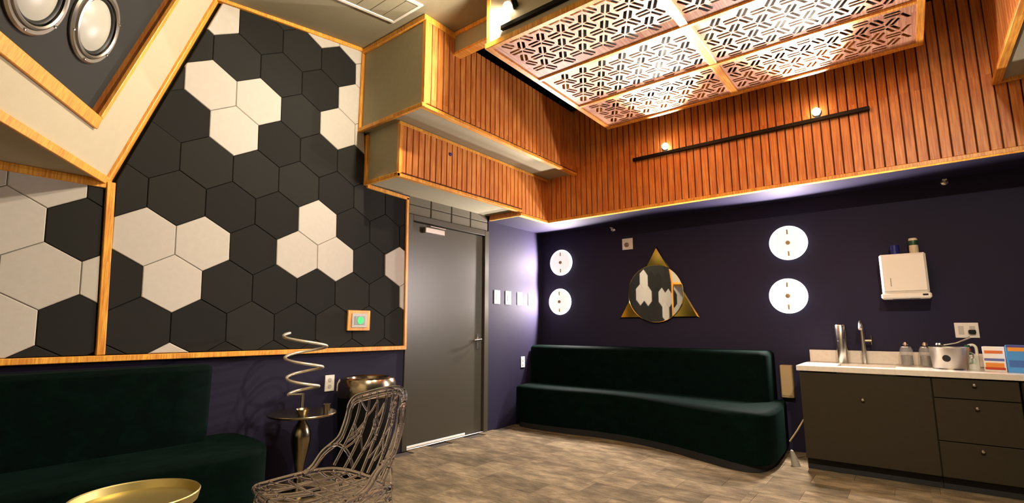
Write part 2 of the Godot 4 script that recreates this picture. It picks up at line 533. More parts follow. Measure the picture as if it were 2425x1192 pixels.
func build_hex_wall() -> void:
	var w := thing("wall_left", "hexagon panelled wall in white and charcoal over purple paint", "wall", Vector3.ZERO, 0, "", "structure")
	# plaster behind the panels, purple below and in the alcove, opening for the door
	cbox("surface", Vector3(XW - 0.15, 0, -3.16), Vector3(XW, HC, 1.5), M.purple, w, 0.0)
	cbox("surface", Vector3(XW - 0.15, 0, ZB), Vector3(XW, HC, -4.37), M.purple, w, 0.0)
	cbox("panel_backing", Vector3(XW, 0.95, -3.12), Vector3(XW + 0.004, 2.40, 0.3), M.black, w, 0.0)
	cbox("panel_backing", Vector3(XW, 2.40, -2.60), Vector3(XW + 0.004, 3.68, -0.6), M.black, w, 0.0)
	cbox("panel_backing", Vector3(XW, 2.38, -3.10), Vector3(XW + 0.004, 2.44, -2.60), M.black, w, 0.0)
	# masonry above the door
	cbox("lintel", Vector3(XW - 0.15, 2.27, -4.37), Vector3(XW - 0.012, 2.46, -3.16), M.carpet_base, w, 0.0)
	var bm := bx(Vector3(0.15, 0.093, 0.29), 0.006)
	for r in 2:
		for i in 4:
			var z := -3.31 - 0.30 * i
			put("concrete_block", bm, M.block, w, Vector3(XW - 0.075, 2.318 + r * 0.101, z))
	# hexagon panels
	var main := PackedVector2Array([Vector2(0.86, 0.985), Vector2(3.125, 0.975), Vector2(3.10, 2.395), Vector2(2.63, 2.41), Vector2(2.585, 2.92), Vector2(2.535, HC - 0.03), Vector2(2.44, HC - 0.03), Vector2(1.32, 3.53), Vector2(0.825, 2.05)])
	var left := PackedVector2Array([Vector2(-0.5, 0.985), Vector2(0.82, 0.985), Vector2(0.765, 2.02), Vector2(-0.5, 2.00)])
	var white := {"0,0": 1, "0,1": 1, "-1,0": 1, "1,3": 1, "0,3": 1, "0,4": 1, "0,6": 1, "-1,6": 1, "4,1": 1, "4,2": 1, "3,1": 1, "4,4": 1, "4,5": 1, "5,4": 1, "6,1": 1, "7,3": 1, "7,4": 1, "6,5": 1, "-3,0": 1}
	var white_l := {"-1,-2": 1, "-1,-1": 1, "0,-2": 1, "1,-2": 1, "1,-3": 1, "-2,-2": 1, "0,-4": 1}
	for region in [[main, white, 0.0, -1, 8], [left, white_l, 0.04, -5, 1]]:
		for r in range(-3, 8):
			for k in range(region[3], region[4]):
				var y := 1.721 + 0.288 * r
				var s: float = (1.0015 if posmod(r, 2) == 0 else 1.172) + 0.341 * k + region[2]
				var hx := PackedVector2Array()
				var wdt := 0.1705 - 0.0015
				var R := 0.192 - 0.0015
				for q in [Vector2(0, R), Vector2(wdt, R / 2), Vector2(wdt, -R / 2), Vector2(0, -R), Vector2(-wdt, -R / 2), Vector2(-wdt, R / 2)]:
					hx.append(Vector2(lean(s + q.x, y + q.y), y + q.y))
				var cut := Geometry2D.intersect_polygons(hx, region[0])
				for piece in cut:
					if piece.size() < 3: continue
					var ar := 0.0
					for i in piece.size(): ar += piece[i].cross(piece[(i + 1) % piece.size()])
					if absf(ar) < 0.0012: continue
					var is_white: bool = region[1].has("%d,%d" % [r, k])
					var mt: Material = M.hex_white[rng.randi() % 2] if is_white else M.hex_dark[rng.randi() % 3]
					put("hexagon_panel", prism(piece, func(p: Vector2, d: float) -> Vector3: return wall_map(p, d + 0.004), 0.03 if is_white else 0.026, 0.004), mt, w)
	# wooden frame strips round the panels
	var t := thing("trim_1", "honey coloured wooden strips framing the hexagon panels", "trim", Vector3.ZERO, 0, "", "structure")
	var px := Vector3(XW + 0.022, 0, 0)
	var W := func(s: float, y: float) -> Vector3: return Vector3(XW + 0.024, y, -s)
	var X := Vector3(1, 0, 0)
	bar("strip", W.call(-0.5, 0.968), W.call(3.15, 0.955), X, 0.048, 0.036, M.trim, t)
	bar("strip", W.call(0.846, 0.985), W.call(0.797, 2.03), X, 0.046, 0.042, M.trim, t)
	bar("strip", W.call(3.137, 0.972), W.call(3.112, 2.41), X, 0.048, 0.03, M.trim, t)
	bar("strip", W.call(1.27, 3.545), W.call(2.56, 3.715), X, 0.048, 0.035, M.trim, t)
	bar("strip", W.call(2.64, 2.425), W.call(3.13, 2.405), X, 0.048, 0.035, M.trim, t)

func build_soffits() -> void:
	# upper soffit: cream end face and underside, slatted side
	var u := thing("ceiling_soffit", "upper slatted wooden soffit with cream end and underside", "soffit", Vector3.ZERO, 0, "", "structure")
	var ux := -2.94
	var z0 := -2.545
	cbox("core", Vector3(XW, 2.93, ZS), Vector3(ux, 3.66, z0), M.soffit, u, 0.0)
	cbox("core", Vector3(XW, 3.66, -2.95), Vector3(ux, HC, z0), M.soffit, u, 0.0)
	cbox("slat_backing", Vector3(ux, 2.93, ZS), Vector3(ux + 0.004, 3.66, z0), M.slat_back, u, 0.0)
	cbox("slat_top_edge", Vector3(ux - 0.01, 3.665, -2.95), Vector3(ux + 0.024, HC, z0), M.trim, u)
	slats(u, Vector3(ux + 0.004, 0, z0), Vector3(0, 0, -1), Vector3(1, 0, 0), absf(ZS - z0), 2.95, 3.665)
	cbox("bottom_edge", Vector3(ux - 0.02, 2.905, ZS), Vector3(ux + 0.03, 2.935, z0 + 0.03), M.trim, u)
	cbox("end_bottom_strip", Vector3(XW, 2.905, z0), Vector3(ux + 0.03, 2.94, z0 + 0.03), M.trim, u)
	cbox("end_top_strip", Vector3(XW, HC - 0.05, z0), Vector3(ux + 0.03, HC - 0.005, z0 + 0.028), M.trim, u)
	cbox("end_wall_strip", Vector3(XW, 2.94, z0), Vector3(XW + 0.055, HC - 0.05, z0 + 0.03), M.trim, u)
	cbox("corner_strip", Vector3(ux - 0.012, 2.94, z0 - 0.02), Vector3(ux + 0.028, HC - 0.05, z0 + 0.012), M.trim, u)
	# lower soffit
	var l := thing("ceiling_soffit", "lower slatted wooden soffit above the grey door", "soffit", Vector3.ZERO, 0, "", "structure")
	var lx := -3.34
	var z1 := -2.635
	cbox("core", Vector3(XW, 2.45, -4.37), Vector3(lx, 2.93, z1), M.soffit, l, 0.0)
	cbox("core", Vector3(lx - 0.03, 2.44, ZS), Vector3(lx, 2.93, -4.37), M.slat_back, l, 0.0)
	cbox("slat_backing", Vector3(lx, 2.45, ZS), Vector3(lx + 0.004, 2.93, z1), M.slat_back, l, 0.0)
	slats(l, Vector3(lx + 0.004, 0, z1), Vector3(0, 0, -1), Vector3(1, 0, 0), 4.37 - absf(z1), 2.47, 2.925)
	slats(l, Vector3(lx + 0.004, 0, -4.37), Vector3(0, 0, -1), Vector3(1, 0, 0), absf(ZS) - 4.37, 2.42, 2.925)
	cbox("bottom_edge", Vector3(lx - 0.02, 2.425, -4.37), Vector3(lx + 0.028, 2.455, z1 + 0.03), M.trim, l)
	cbox("bottom_edge", Vector3(lx - 0.03, HA - 0.005, ZS), Vector3(lx + 0.028, HA + 0.025, -4.34), M.trim, l)
	cbox("top_edge", Vector3(lx, 2.895, ZS), Vector3(lx + 0.026, 2.925, z1 + 0.02), M.trim, l)
	cbox("end_bottom_strip", Vector3(XW, 2.425, z1), Vector3(lx + 0.028, 2.46, z1 + 0.03), M.trim, l)
	cbox("end_wall_strip", Vector3(XW, 2.46, z1), Vector3(XW + 0.055, 2.905, z1 + 0.03), M.trim, l)
	cbox("corner_strip", Vector3(lx - 0.01, 2.46, z1 - 0.02), Vector3(lx + 0.026, 2.9, z1 + 0.012), M.trim, l)
	cbox("step_face", Vector3(XW + 0.03, HA, -4.37), Vector3(lx, 2.45, -4.35), M.slat[1], l)
	cbox("step_edge", Vector3(XW + 0.03, HA - 0.004, -4.372), Vector3(lx + 0.02, HA + 0.012, -4.342), M.trim, l)
	# slatted skirt along the far wall
	var b := thing("wall_skirt", "long slatted wooden skirt above the far purple wall", "wall panelling", Vector3.ZERO, 0, "", "structure")
	cbox("core", Vector3(lx, HA + 0.01, ZS - 0.03), Vector3(1.6, HC, ZS), M.slat_back, b, 0.0)
	slats(b, Vector3(lx, 0, ZS), Vector3(1, 0, 0), Vector3(0, 0, 1), 1.6 - lx, HA + 0.03, HC - 0.01)
	cbox("bottom_edge", Vector3(lx, HA - 0.005, ZS - 0.03), Vector3(1.6, HA + 0.028, ZS + 0.028), M.trim, b)
	# beam on the right, twin of the upper soffit
	var r := thing("ceiling_soffit", "slatted beam at the right with cream underside", "soffit", Vector3.ZERO, 0, "", "structure")
	var rx := 0.655
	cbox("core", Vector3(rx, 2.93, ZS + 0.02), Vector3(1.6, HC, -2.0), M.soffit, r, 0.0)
	slats(r, Vector3(rx, 0, ZS + 0.02), Vector3(0, 0, 1), Vector3(-1, 0, 0), absf(ZS) - 2.02, 2.95, HC - 0.01)
	cbox("bottom_edge", Vector3(rx - 0.03, 2.905, ZS + 0.02), Vector3(rx + 0.02, 2.935, -2.0), M.trim, r)
	cbox("end_edge", Vector3(rx + 0.02, 2.905, ZS + 0.02), Vector3(1.6, 2.935, ZS + 0.05), M.trim, r)
	# bulkhead between soffit and cloud, and the fascia that carries the front track
	var k := thing("ceiling_bulkhead", "cream bulkhead with wooden edges in front of the perforated cloud", "bulkhead", Vector3.ZERO, 0, "", "structure")
	cbox("fascia", Vector3(-2.25, HCLOUD + 0.03, -2.70), Vector3(0.24, HC, -2.585), M.cream, k, 0.0)
	cbox("edge_strip", Vector3(-2.285, HCLOUD, -2.70), Vector3(-2.25, HC, -2.575), M.trim, k)
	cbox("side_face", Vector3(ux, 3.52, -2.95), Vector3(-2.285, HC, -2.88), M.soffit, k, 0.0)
	cbox("top_strip", Vector3(ux, HC - 0.035, -2.88), Vector3(-2.285, HC - 0.002, -2.86), M.trim, k)
	cbox("bottom_strip", Vector3(ux, 3.505, -2.95), Vector3(-2.285, 3.525, -2.86), M.trim, k)

func build_bulkhead() -> void:
	var P0 := Vector3(XW, 2.041, -0.787)
	var e1 := Vector3(0.851, 0, 0.563).normalized()
	var P2 := Vector3(XW, 3.531, -1.281)
	var e2 := (P2 - P0).normalized()
	var nrm := e1.cross(e2).normalized()
	if nrm.z > 0: nrm = -nrm                      # faces down the room
	var k := thing("ceiling_bulkhead", "cream tilted loudspeaker bulkhead with honey wood edges", "bulkhead", Vector3.ZERO, 0, "", "structure")
	var L := 2.0
	var T := 1.75
	var F := func(a: float, b: float, d := 0.0) -> Vector3: return P0 + e1 * a + e2 * b + nrm * d
	# coordinates of the recess corner on the face
	var a0 := 0.44
	var b0 := 0.285
	var a1 := 1.75
	var b1 := 1.45
	var st := begin()
	for q in [[0.0, 0.0, L, b0], [0.0, b1, L, T], [0.0, b0, a0, b1], [a1, b0, L, b1]]:
		quad(st, F.call(q[0], q[1]), F.call(q[2], q[1]), F.call(q[2], q[3]), F.call(q[0], q[3]), nrm)
	# body: underside, ends
	var bo := P0
	var be: Vector3 = F.call(L, 0.0)
	quad(st, bo, be, Vector3(be.x, bo.y, 1.34), Vector3(XW, bo.y, 1.34), Vector3.DOWN)
	var te: Vector3 = F.call(L, T)
	quad(st, be, te, Vector3(te.x, te.y, 1.34), Vector3(be.x, be.y, 1.34), Vector3.RIGHT)
	put("face", st.commit(), M.cream, k)
	# recess walls, baffle
	var dp := -0.045
	st = begin()
	for q in [[a0, b0, a1, b0, e2], [a0, b1, a1, b1, -e2], [a0, b0, a0, b1, e1], [a1, b0, a1, b1, -e1]]:
		quad(st, F.call(q[0], q[1]), F.call(q[2], q[3]), F.call(q[2], q[3], dp), F.call(q[0], q[1], dp), q[4])
	put("recess_lining", st.commit(), M.slat[3], k)
	st = begin()
	quad(st, F.call(a0, b0, dp), F.call(a1, b0, dp), F.call(a1, b1, dp), F.call(a0, b1, dp), nrm)
	put("baffle", st.commit(), M.baffle, k)
	# trims
	bar("bottom_edge", F.call(0.0, 0.0), F.call(L, 0.0), nrm, 0.03, 0.045, M.trim, k)
	bar("wall_edge", F.call(0.02, 0.0, 0.004), F.call(0.02, T, 0.004), nrm, 0.03, 0.045, M.trim, k)
	bar("recess_edge", F.call(a0 - 0.02, b0 - 0.033, 0.008), F.call(a1, b0 - 0.033, 0.008), nrm, 0.022, 0.07, M.trim, k)
	bar("recess_edge", F.call(a0 - 0.006, b0, 0.008), F.call(a0 - 0.006, b1, 0.008), nrm, 0.022, 0.03, M.trim, k)
	bar("wall_ledge", Vector3(XW + 0.02, 2.015, -0.80), Vector3(XW + 0.02, 2.015, 1.3), Vector3.RIGHT, 0.04, 0.05, M.trim, k)
	# loudspeaker drivers in the baffle
	var labels := ["round loudspeaker driver with pale cone in the dark baffle, nearer the wood corner", "round loudspeaker driver cut off by the top edge of the picture"]
	var i := 0
	for ab in [[0.807, 0.675], [1.215, 0.57]]:
		var at: Vector3 = F.call(ab[0], ab[1], dp)
		var d := thing("loudspeaker_driver", labels[i], "loudspeaker", at, 0, "drivers in the bulkhead baffle")
		i += 1
		var bs := Basis(e1, nrm, e1.cross(nrm))
		put("frame_ring", lathe([Vector2(0.165, 0.0), Vector2(0.195, 0.0), Vector2(0.197, 0.012), Vector2(0.188, 0.02), Vector2(0.172, 0.018), Vector2(0.165, 0.004)], 48, bs), M.steel_dull, d)
		put("trim_ring", lathe([Vector2(0.150, 0.002), Vector2(0.168, 0.002), Vector2(0.166, 0.026), Vector2(0.158, 0.030), Vector2(0.150, 0.024)], 48, bs), M.steel_dull, d)
		put("surround", lathe([Vector2(0.130, 0.004), Vector2(0.136, 0.014), Vector2(0.143, 0.017), Vector2(0.151, 0.012), Vector2(0.154, 0.003)], 48, bs), M.rubber, d)
		put("cone", lathe([Vector2(0.132, 0.006), Vector2(0.10, 0.022), Vector2(0.06, 0.035), Vector2(0.03, 0.041), Vector2(0.0, 0.043)], 48, bs), M.cone, d)
		for j in 6:
			var an := TAU * j / 6 + 0.4
			put("screw", lathe([Vector2(0.007, 0), Vector2(0.007, 0.006), Vector2(0.0, 0.008)], 10, bs), M.steel, d, bs * Vector3(cos(an) * 0.182, 0.018, sin(an) * 0.182))

# ---------------------------------------------------------------- perforated ceiling cloud
func clip_rect(poly: Array, lo: Vector2, hi: Vector2) -> Array:
	var cur := poly
	for e in [[0, lo.x, 1.0], [0, hi.x, -1.0], [1, lo.y, 1.0], [1, hi.y, -1.0]]:
		var nxt := []
		for i in cur.size():
			var p: Vector2 = cur[i]
			var q: Vector2 = cur[(i + 1) % cur.size()]
			var dp: float = (p[e[0]] - e[1]) * e[2]
			var dq: float = (q[e[0]] - e[1]) * e[2]
			if dp >= 0: nxt.append(p)
			if (dp >= 0) != (dq >= 0): nxt.append(p.lerp(q, dp / (dp - dq)))
		cur = nxt
		if cur.size() < 3: return []
	return cur

func perforated(lo: Vector2, hi: Vector2) -> Mesh:
	var st := begin()
	var y0 := HCLOUD
	var y1 := HCLOUD + 0.005
	var A := 0.172
	var fan := func(poly: Array) -> void:
		for i in range(1, poly.size() - 1):
			tri(st, Vector3(poly[0].x, y0, poly[0].y), Vector3(poly[i].x, y0, poly[i].y), Vector3(poly[i + 1].x, y0, poly[i + 1].y), Vector3.DOWN)
			tri(st, Vector3(poly[0].x, y1, poly[0].y), Vector3(poly[i].x, y1, poly[i].y), Vector3(poly[i + 1].x, y1, poly[i + 1].y), Vector3.UP)
	# hexagonal cells with two slots each, turned three ways in turn
	var v1 := Vector2(A, 0)
	var v2 := Vector2(A * 0.5, A * 0.8660254)
	var cr := A / 3.0
	var ir := cr * 0.8660254
	var org := Vector2(-1.372, -2.708)
	for j in range(-16, 6):
		for i in range(-16, 24):
			var base := org + v1 * i + v2 * j
			if base.x < lo.x - 0.3 or base.x > hi.x + 0.3 or base.y < lo.y - 0.3 or base.y > hi.y + 0.3: continue
			for turn in 3:
				var c: Vector2 = base + [Vector2.ZERO, Vector2(0.5, -0.288675) * A, Vector2(0.5, 0.288675) * A][turn]
				var d: Vector2 = [v2, v1, v2 - v1][turn].normalized()
				var q := Vector2(-d.y, d.x)
				var pt := func(a: float, b: float) -> Vector2: return c + d * a + q * b
				if c.x < lo.x - 0.1 or c.x > hi.x + 0.1 or c.y < lo.y - 0.1 or c.y > hi.y + 0.1: continue
				for s in [1.0, -1.0]:
					var Lp: Vector2 = pt.call(-cr, 0.0)
					var Rp: Vector2 = pt.call(cr, 0.0)
					var Tr: Vector2 = pt.call(cr / 2, ir * s)
					var Tl: Vector2 = pt.call(-cr / 2, ir * s)
					var a: Vector2 = pt.call(-0.049, 0.0065 * s)
					var b: Vector2 = pt.call(0.049, 0.0065 * s)
					var c2: Vector2 = pt.call(0.038, 0.0285 * s)
					var d2: Vector2 = pt.call(-0.038, 0.0285 * s)
					var inside := true
					for p in [a, b, c2, d2]:
						if p.x < lo.x + 0.012 or p.x > hi.x - 0.012 or p.y < lo.y + 0.012 or p.y > hi.y - 0.012: inside = false
					var pieces := [[Lp, Rp, b, a], [Rp, Tr, c2, b], [Tr, Tl, d2, c2], [Tl, Lp, a, d2]] if inside else [[Lp, Rp, Tr, Tl]]
					for pc in pieces:
						var r := clip_rect(pc, lo, hi)
						if r.size() >= 3: fan.call(r)
					if inside:
						var sl := [a, b, c2, d2]
						var cc: Vector2 = (a + b + c2 + d2) / 4
						for e in 4:
							var m0: Vector2 = sl[e]
							var m1: Vector2 = sl[(e + 1) % 4]
							var o: Vector2 = cc - (m0 + m1) / 2
							quad(st, Vector3(m0.x, y0, m0.y), Vector3(m1.x, y0, m1.y), Vector3(m1.x, y1, m1.y), Vector3(m0.x, y1, m0.y), Vector3(o.x, 0, o.y))
	return st.commit()

func build_cloud() -> void:
	var c := thing("ceiling_cloud", "suspended ceiling cloud of perforated wood panels in a honey wood frame", "ceiling panel")
	var xs := [-2.27, -1.03, 0.238]
	var zs := [-2.585, -3.216, -3.862, -4.489]
	for i in 2:
		for j in 3:
			put("perforated_panel", perforated(Vector2(xs[i] + 0.01, zs[j + 1] + 0.01), Vector2(xs[i + 1] - 0.01, zs[j] - 0.01)), M.perf, c)
	cbox("backing", Vector3(xs[0], HCLOUD + 0.16, zs[3]), Vector3(xs[2], HCLOUD + 0.2, zs[0] - 0.12), M.black, c)
	for x in [xs[0], xs[2]]:
		cbox("side_rail", Vector3(x - 0.022, HCLOUD - 0.014, zs[3]), Vector3(x + 0.022, HCLOUD + 0.2, zs[0]), M.trim, c)
	for z in [zs[0], zs[3]]:
		cbox("end_rail", Vector3(xs[0] - 0.022, HCLOUD - 0.014, z - 0.02), Vector3(xs[2] + 0.022, HCLOUD + (0.03 if z == zs[0] else 0.2), z + 0.02), M.trim, c)
	for z in [zs[1], zs[2]]:
		cbox("cross_bar", Vector3(xs[0], HCLOUD - 0.014, z - 0.018), Vector3(xs[2], HCLOUD + 0.03, z + 0.018), M.trim, c)
	cbox("cross_bar", Vector3(xs[1] - 0.03, HCLOUD - 0.012, zs[3]), Vector3(xs[1] + 0.03, HCLOUD + 0.03, zs[0]), M.trim, c)

# ---------------------------------------------------------------- light fittings
func track(label: String, a: Vector3, b: Vector3, heads: Array) -> void:
	var t := thing("track_light", label, "track light")
	cbox("rail", a - Vector3(0, 0.017, 0.016), b + Vector3(0, 0.017, 0.016), M.black_gloss, t)
	for h in heads:
		# h: position, target, energy, angle
		var at: Vector3 = h[0]
		var dir: Vector3 = (h[1] - at).normalized()
		var head := put("spot_head", begin_head(dir), M.black_gloss, t, at)
		put("bulb", lathe([Vector2(0.0, -0.034), Vector2(0.02, -0.028), Vector2(0.032, -0.012), Vector2(0.034, 0.004), Vector2(0.026, 0.022), Vector2(0.012, 0.032), Vector2(0.0, 0.034)], 20), M.bulb, head)
		spot(t, at, h[1], h[2], h[3])

func begin_head(dir: Vector3) -> Mesh:
	var side := dir.cross(Vector3.UP).normalized() if absf(dir.y) < 0.95 else Vector3.RIGHT
	var bs := Basis(side, dir, side.cross(dir))
	var st := begin()
	add_lathe(st, [Vector2(0.0, -0.075), Vector2(0.022, -0.075), Vector2(0.03, -0.05), Vector2(0.036, -0.034), Vector2(0.034, -0.034), Vector2(0.0, -0.04)], 20, Vector3.ZERO, bs)
	return st.commit()

func build_lights() -> void:
	var y := 2.93
	var zt := ZS + 0.045
	track("black track light with two glowing heads on the slatted skirt", Vector3(-2.19, y, zt), Vector3(-0.105, y, zt), [
		[Vector3(-1.826, 3.0, zt + 0.01), Vector3(-1.55, 3.06, -3.9), 40.0, 28.0],
		[Vector3(-0.477, 3.0, zt + 0.01), Vector3(-0.50, 3.06, -3.9), 40.0, 28.0]])
	y = 3.29
	zt = -2.565
	track("black track light on the cream fascia at the top edge", Vector3(-2.13, y, zt), Vector3(0.2, y, zt), [
		[Vector3(-2.05, 3.415, zt + 0.03), Vector3(-3.8, 2.75, -1.5), 5.0, 72.0],
		[Vector3(-1.35, 3.415, zt + 0.03), Vector3(-3.3, 2.1, -0.7), 6.0, 48.0],
		[Vector3(-0.65, 3.415, zt + 0.03), Vector3(-1.7, 0.0, -2.0), 12.0, 50.0]])
	y = 3.44  # third track is added out of view to brighten floor and counter
	zt = -0.95
	track("unseen black track light over the camera, added to brighten floor and counter", Vector3(-1.6, y, zt), Vector3(1.2, y, zt), [
		[Vector3(0.5, 3.36, zt), Vector3(0.15, 0.6, -4.9), 9.8, 38.0],
		[Vector3(-0.6, 3.36, zt), Vector3(-1.7, 0.0, -3.7), 12.0, 42.0]])
	# four LED discs on the far wall
	var names := ["upper glowing LED disc lamp beside the wall corner", "lower glowing LED disc lamp beside the wall corner", "upper glowing LED disc lamp between the mirror art and the towel dispenser", "lower glowing LED disc lamp between the mirror art and the towel dispenser"]
	var i := 0
	for p in [Vector2(-3.49, 1.975), Vector2(-3.515, 1.47), Vector2(-0.868, 1.96), Vector2(-0.905, 1.445)]:
		var d := thing("disc_lamp", names[i], "wall lamp", Vector3(p.x, p.y, ZB), 0, "LED discs on the far wall")
		i += 1
		var bs := Basis(Vector3.RIGHT, Vector3(0, 0, 1), Vector3(0, -1, 0))
		put("mount", lathe([Vector2(0.0, 0.0), Vector2(0.05, 0.0), Vector2(0.05, 0.03), Vector2(0.0, 0.03)], 24, bs), M.steel_dull, d)
		put("disc", lathe([Vector2(0.0, 0.03), Vector2(0.145, 0.03), Vector2(0.145, 0.052), Vector2(0.0, 0.056)], 48, bs), M.disc, d)
		put("rim", lathe([Vector2(0.143, 0.03), Vector2(0.165, 0.032), Vector2(0.168, 0.042), Vector2(0.163, 0.052), Vector2(0.143, 0.054)], 48, bs), M.disc_rim, d)
		put("knob", lathe([Vector2(0.02, 0.054), Vector2(0.02, 0.066), Vector2(0.014, 0.07), Vector2(0.0, 0.071)], 20, bs), M.tan, d)
		for s in [-1.0, 1.0]:
			put("clip", bx(Vector3(0.013, 0.05, 0.008), 0.002), M.tan, d, Vector3(0, s * 0.105, 0.058))
		spot(d, Vector3(p.x, p.y, ZB + 0.05), Vector3(p.x, p.y, ZB + 1.0), 8.0, 83.0, 0.03, Color(1.0, 0.94, 0.92), 0.2)

# ---------------------------------------------------------------- door
func build_door() -> void:
	var d := thing("door_1", "grey steel door in a metal frame left of the purple alcove", "door", Vector3.ZERO, 0, "", "structure")
	var z0 := -3.19
	var z1 := -4.33
	cbox("jamb", Vector3(XW - 0.14, 0, z0 + 0.03), Vector3(XW + 0.012, 2.265, z0 - 0.03), M.door, d)
	cbox("jamb", Vector3(XW - 0.14, 0, z1 - 0.04), Vector3(XW + 0.012, 2.265, z1 + 0.03), M.door, d)
	cbox("head", Vector3(XW - 0.14, 2.205, z1 + 0.03), Vector3(XW + 0.012, 2.265, z0 - 0.03), M.door, d)
	cbox("stop", Vector3(XW - 0.14, 0, z1), Vector3(XW - 0.10, 2.21, z0), M.black, d)
	var leaf := cbox("door_leaf", Vector3(XW - 0.07, 0.012, z1 + 0.034), Vector3(XW - 0.022, 2.20, z0 - 0.034), M.door, d)
	var o := leaf.position
	for y in [0.25, 1.15, 2.0]:
		put("hinge", lathe([Vector2(0.0, -0.055), Vector2(0.009, -0.055), Vector2(0.009, 0.055), Vector2(0.0, 0.055)], 12), M.steel_dull, leaf, Vector3(XW - 0.014, y, z0 - 0.032) - o)
	# lever handle
	put("rose", lathe([Vector2(0, 0), Vector2(0.032, 0), Vector2(0.03, 0.012), Vector2(0, 0.014)], 24, Basis(Vector3(0, -1, 0), Vector3(1, 0, 0), Vector3(0, 0, 1))), M.steel, leaf, Vector3(XW - 0.022, 1.01, -4.225) - o)
	put("lever", tube(smooth_path([Vector3(0, 0, 0), Vector3(0.045, 0, 0), Vector3(0.055, 0, 0.015), Vector3(0.055, -0.004, 0.06), Vector3(0.052, -0.006, 0.115)], 4), 0.010, 10), M.steel, leaf, Vector3(XW - 0.018, 1.01, -4.225) - o)
	put("escutcheon", bx(Vector3(0.012, 0.17, 0.05), 0.004), M.steel, leaf, Vector3(XW - 0.018, 0.985, -4.225) - o)
	# closer
	var cl := put("door_closer", bx(Vector3(0.055, 0.06, 0.27), 0.006), M.steel_dull, d, Vector3(XW + 0.006, 2.13, -3.50))
	put("closer_arm", bx(Vector3(0.012, 0.012, 0.22), 0.003), M.steel_dull, cl, Vector3(0.0, 0.05, -0.06))
	cbox("threshold", Vector3(XW - 0.1, 0.0, z1 + 0.03), Vector3(XW + 0.01, 0.012, z0 - 0.03), M.steel, d)
	cbox("light_gap_strip", Vector3(XW - 0.022, 0.014, z1 + 0.30), Vector3(XW - 0.012, 0.034, z0 - 0.04), M.white_plastic, d)  # white strip stands in for light showing under the door

# ---------------------------------------------------------------- furniture
func v2(x: float, z: float) -> Vector2:
	return Vector2(x, z)

func build_sofas() -> void:
	# curved sofa on the far wall
	var s := thing("curved_sofa", "dark green velvet sofa with a wavy front along the far purple wall", "sofa")
	var front := smooth_path([v2(-3.74, -4.80), v2(-3.5, -4.765), v2(-3.1, -4.775), v2(-2.7, -4.83), v2(-2.3, -4.82), v2(-1.9, -4.72), v2(-1.5, -4.555), v2(-1.25, -4.455), v2(-1.08, -4.44), v2(-0.985, -4.53), v2(-0.955, -4.75)], 4)
	var plan := front.duplicate()
	plan.append_array([v2(-0.97, -5.1), v2(-1.0, -5.44), v2(-2.4, -5.445), v2(-3.79, -5.44), v2(-3.79, -5.1)])
	put("seat", slab(plan, 0.06, 0.47, 0.045, 0.01), M.velvet, s)
	var toe := []
	for p in plan: toe.append(p.lerp(v2(-2.4, -5.1), 0.03))
	put("plinth", slab(toe, 0.0, 0.07, 0.005), M.black, s)
	var bf := smooth_path([v2(-3.80, -5.18), v2(-3.3, -5.16), v2(-2.7, -5.19), v2(-2.2, -5.21), v2(-1.7, -5.17), v2(-1.3, -5.12), v2(-1.1, -5.13)], 3)
	bf.append_array([v2(-1.075, -5.2), v2(-1.07, -5.44), v2(-3.80, -5.44)])
	put("backrest", slab(bf, 0.44, 0.925, 0.05), M.velvet, s)
	# sofa on the hexagon wall
	var l := thing("velvet_sofa", "dark green velvet sofa below the hexagon wall at the lower left", "sofa")
	var lp := [v2(-3.80, 0.9), v2(-3.80, -1.58)]
	lp.append_array(smooth_path([v2(-3.74, -1.65), v2(-3.5, -1.66), v2(-3.28, -1.63), v2(-3.17, -1.54), v2(-3.13, -1.38), v2(-3.12, -1.0), v2(-3.12, -0.4), v2(-3.12, 0.3), v2(-3.12, 0.9)], 4))
	put("seat", slab(lp, 0.05, 0.43, 0.045, 0.01), M.velvet, l)
	put("backrest", slab([v2(-3.80, 0.9), v2(-3.80, -1.40), v2(-3.76, -1.43), v2(-3.66, -1.42), v2(-3.61, -1.38), v2(-3.60, -1.2), v2(-3.60, -0.3), v2(-3.60, 0.9)], 0.40, 0.905, 0.035), M.velvet, l)
	put("plinth", slab([v2(-3.78, 0.9), v2(-3.78, -1.6), v2(-3.3, -1.58), v2(-3.2, -1.45), v2(-3.2, 0.9)], 0.0, 0.06, 0.005), M.black, l)

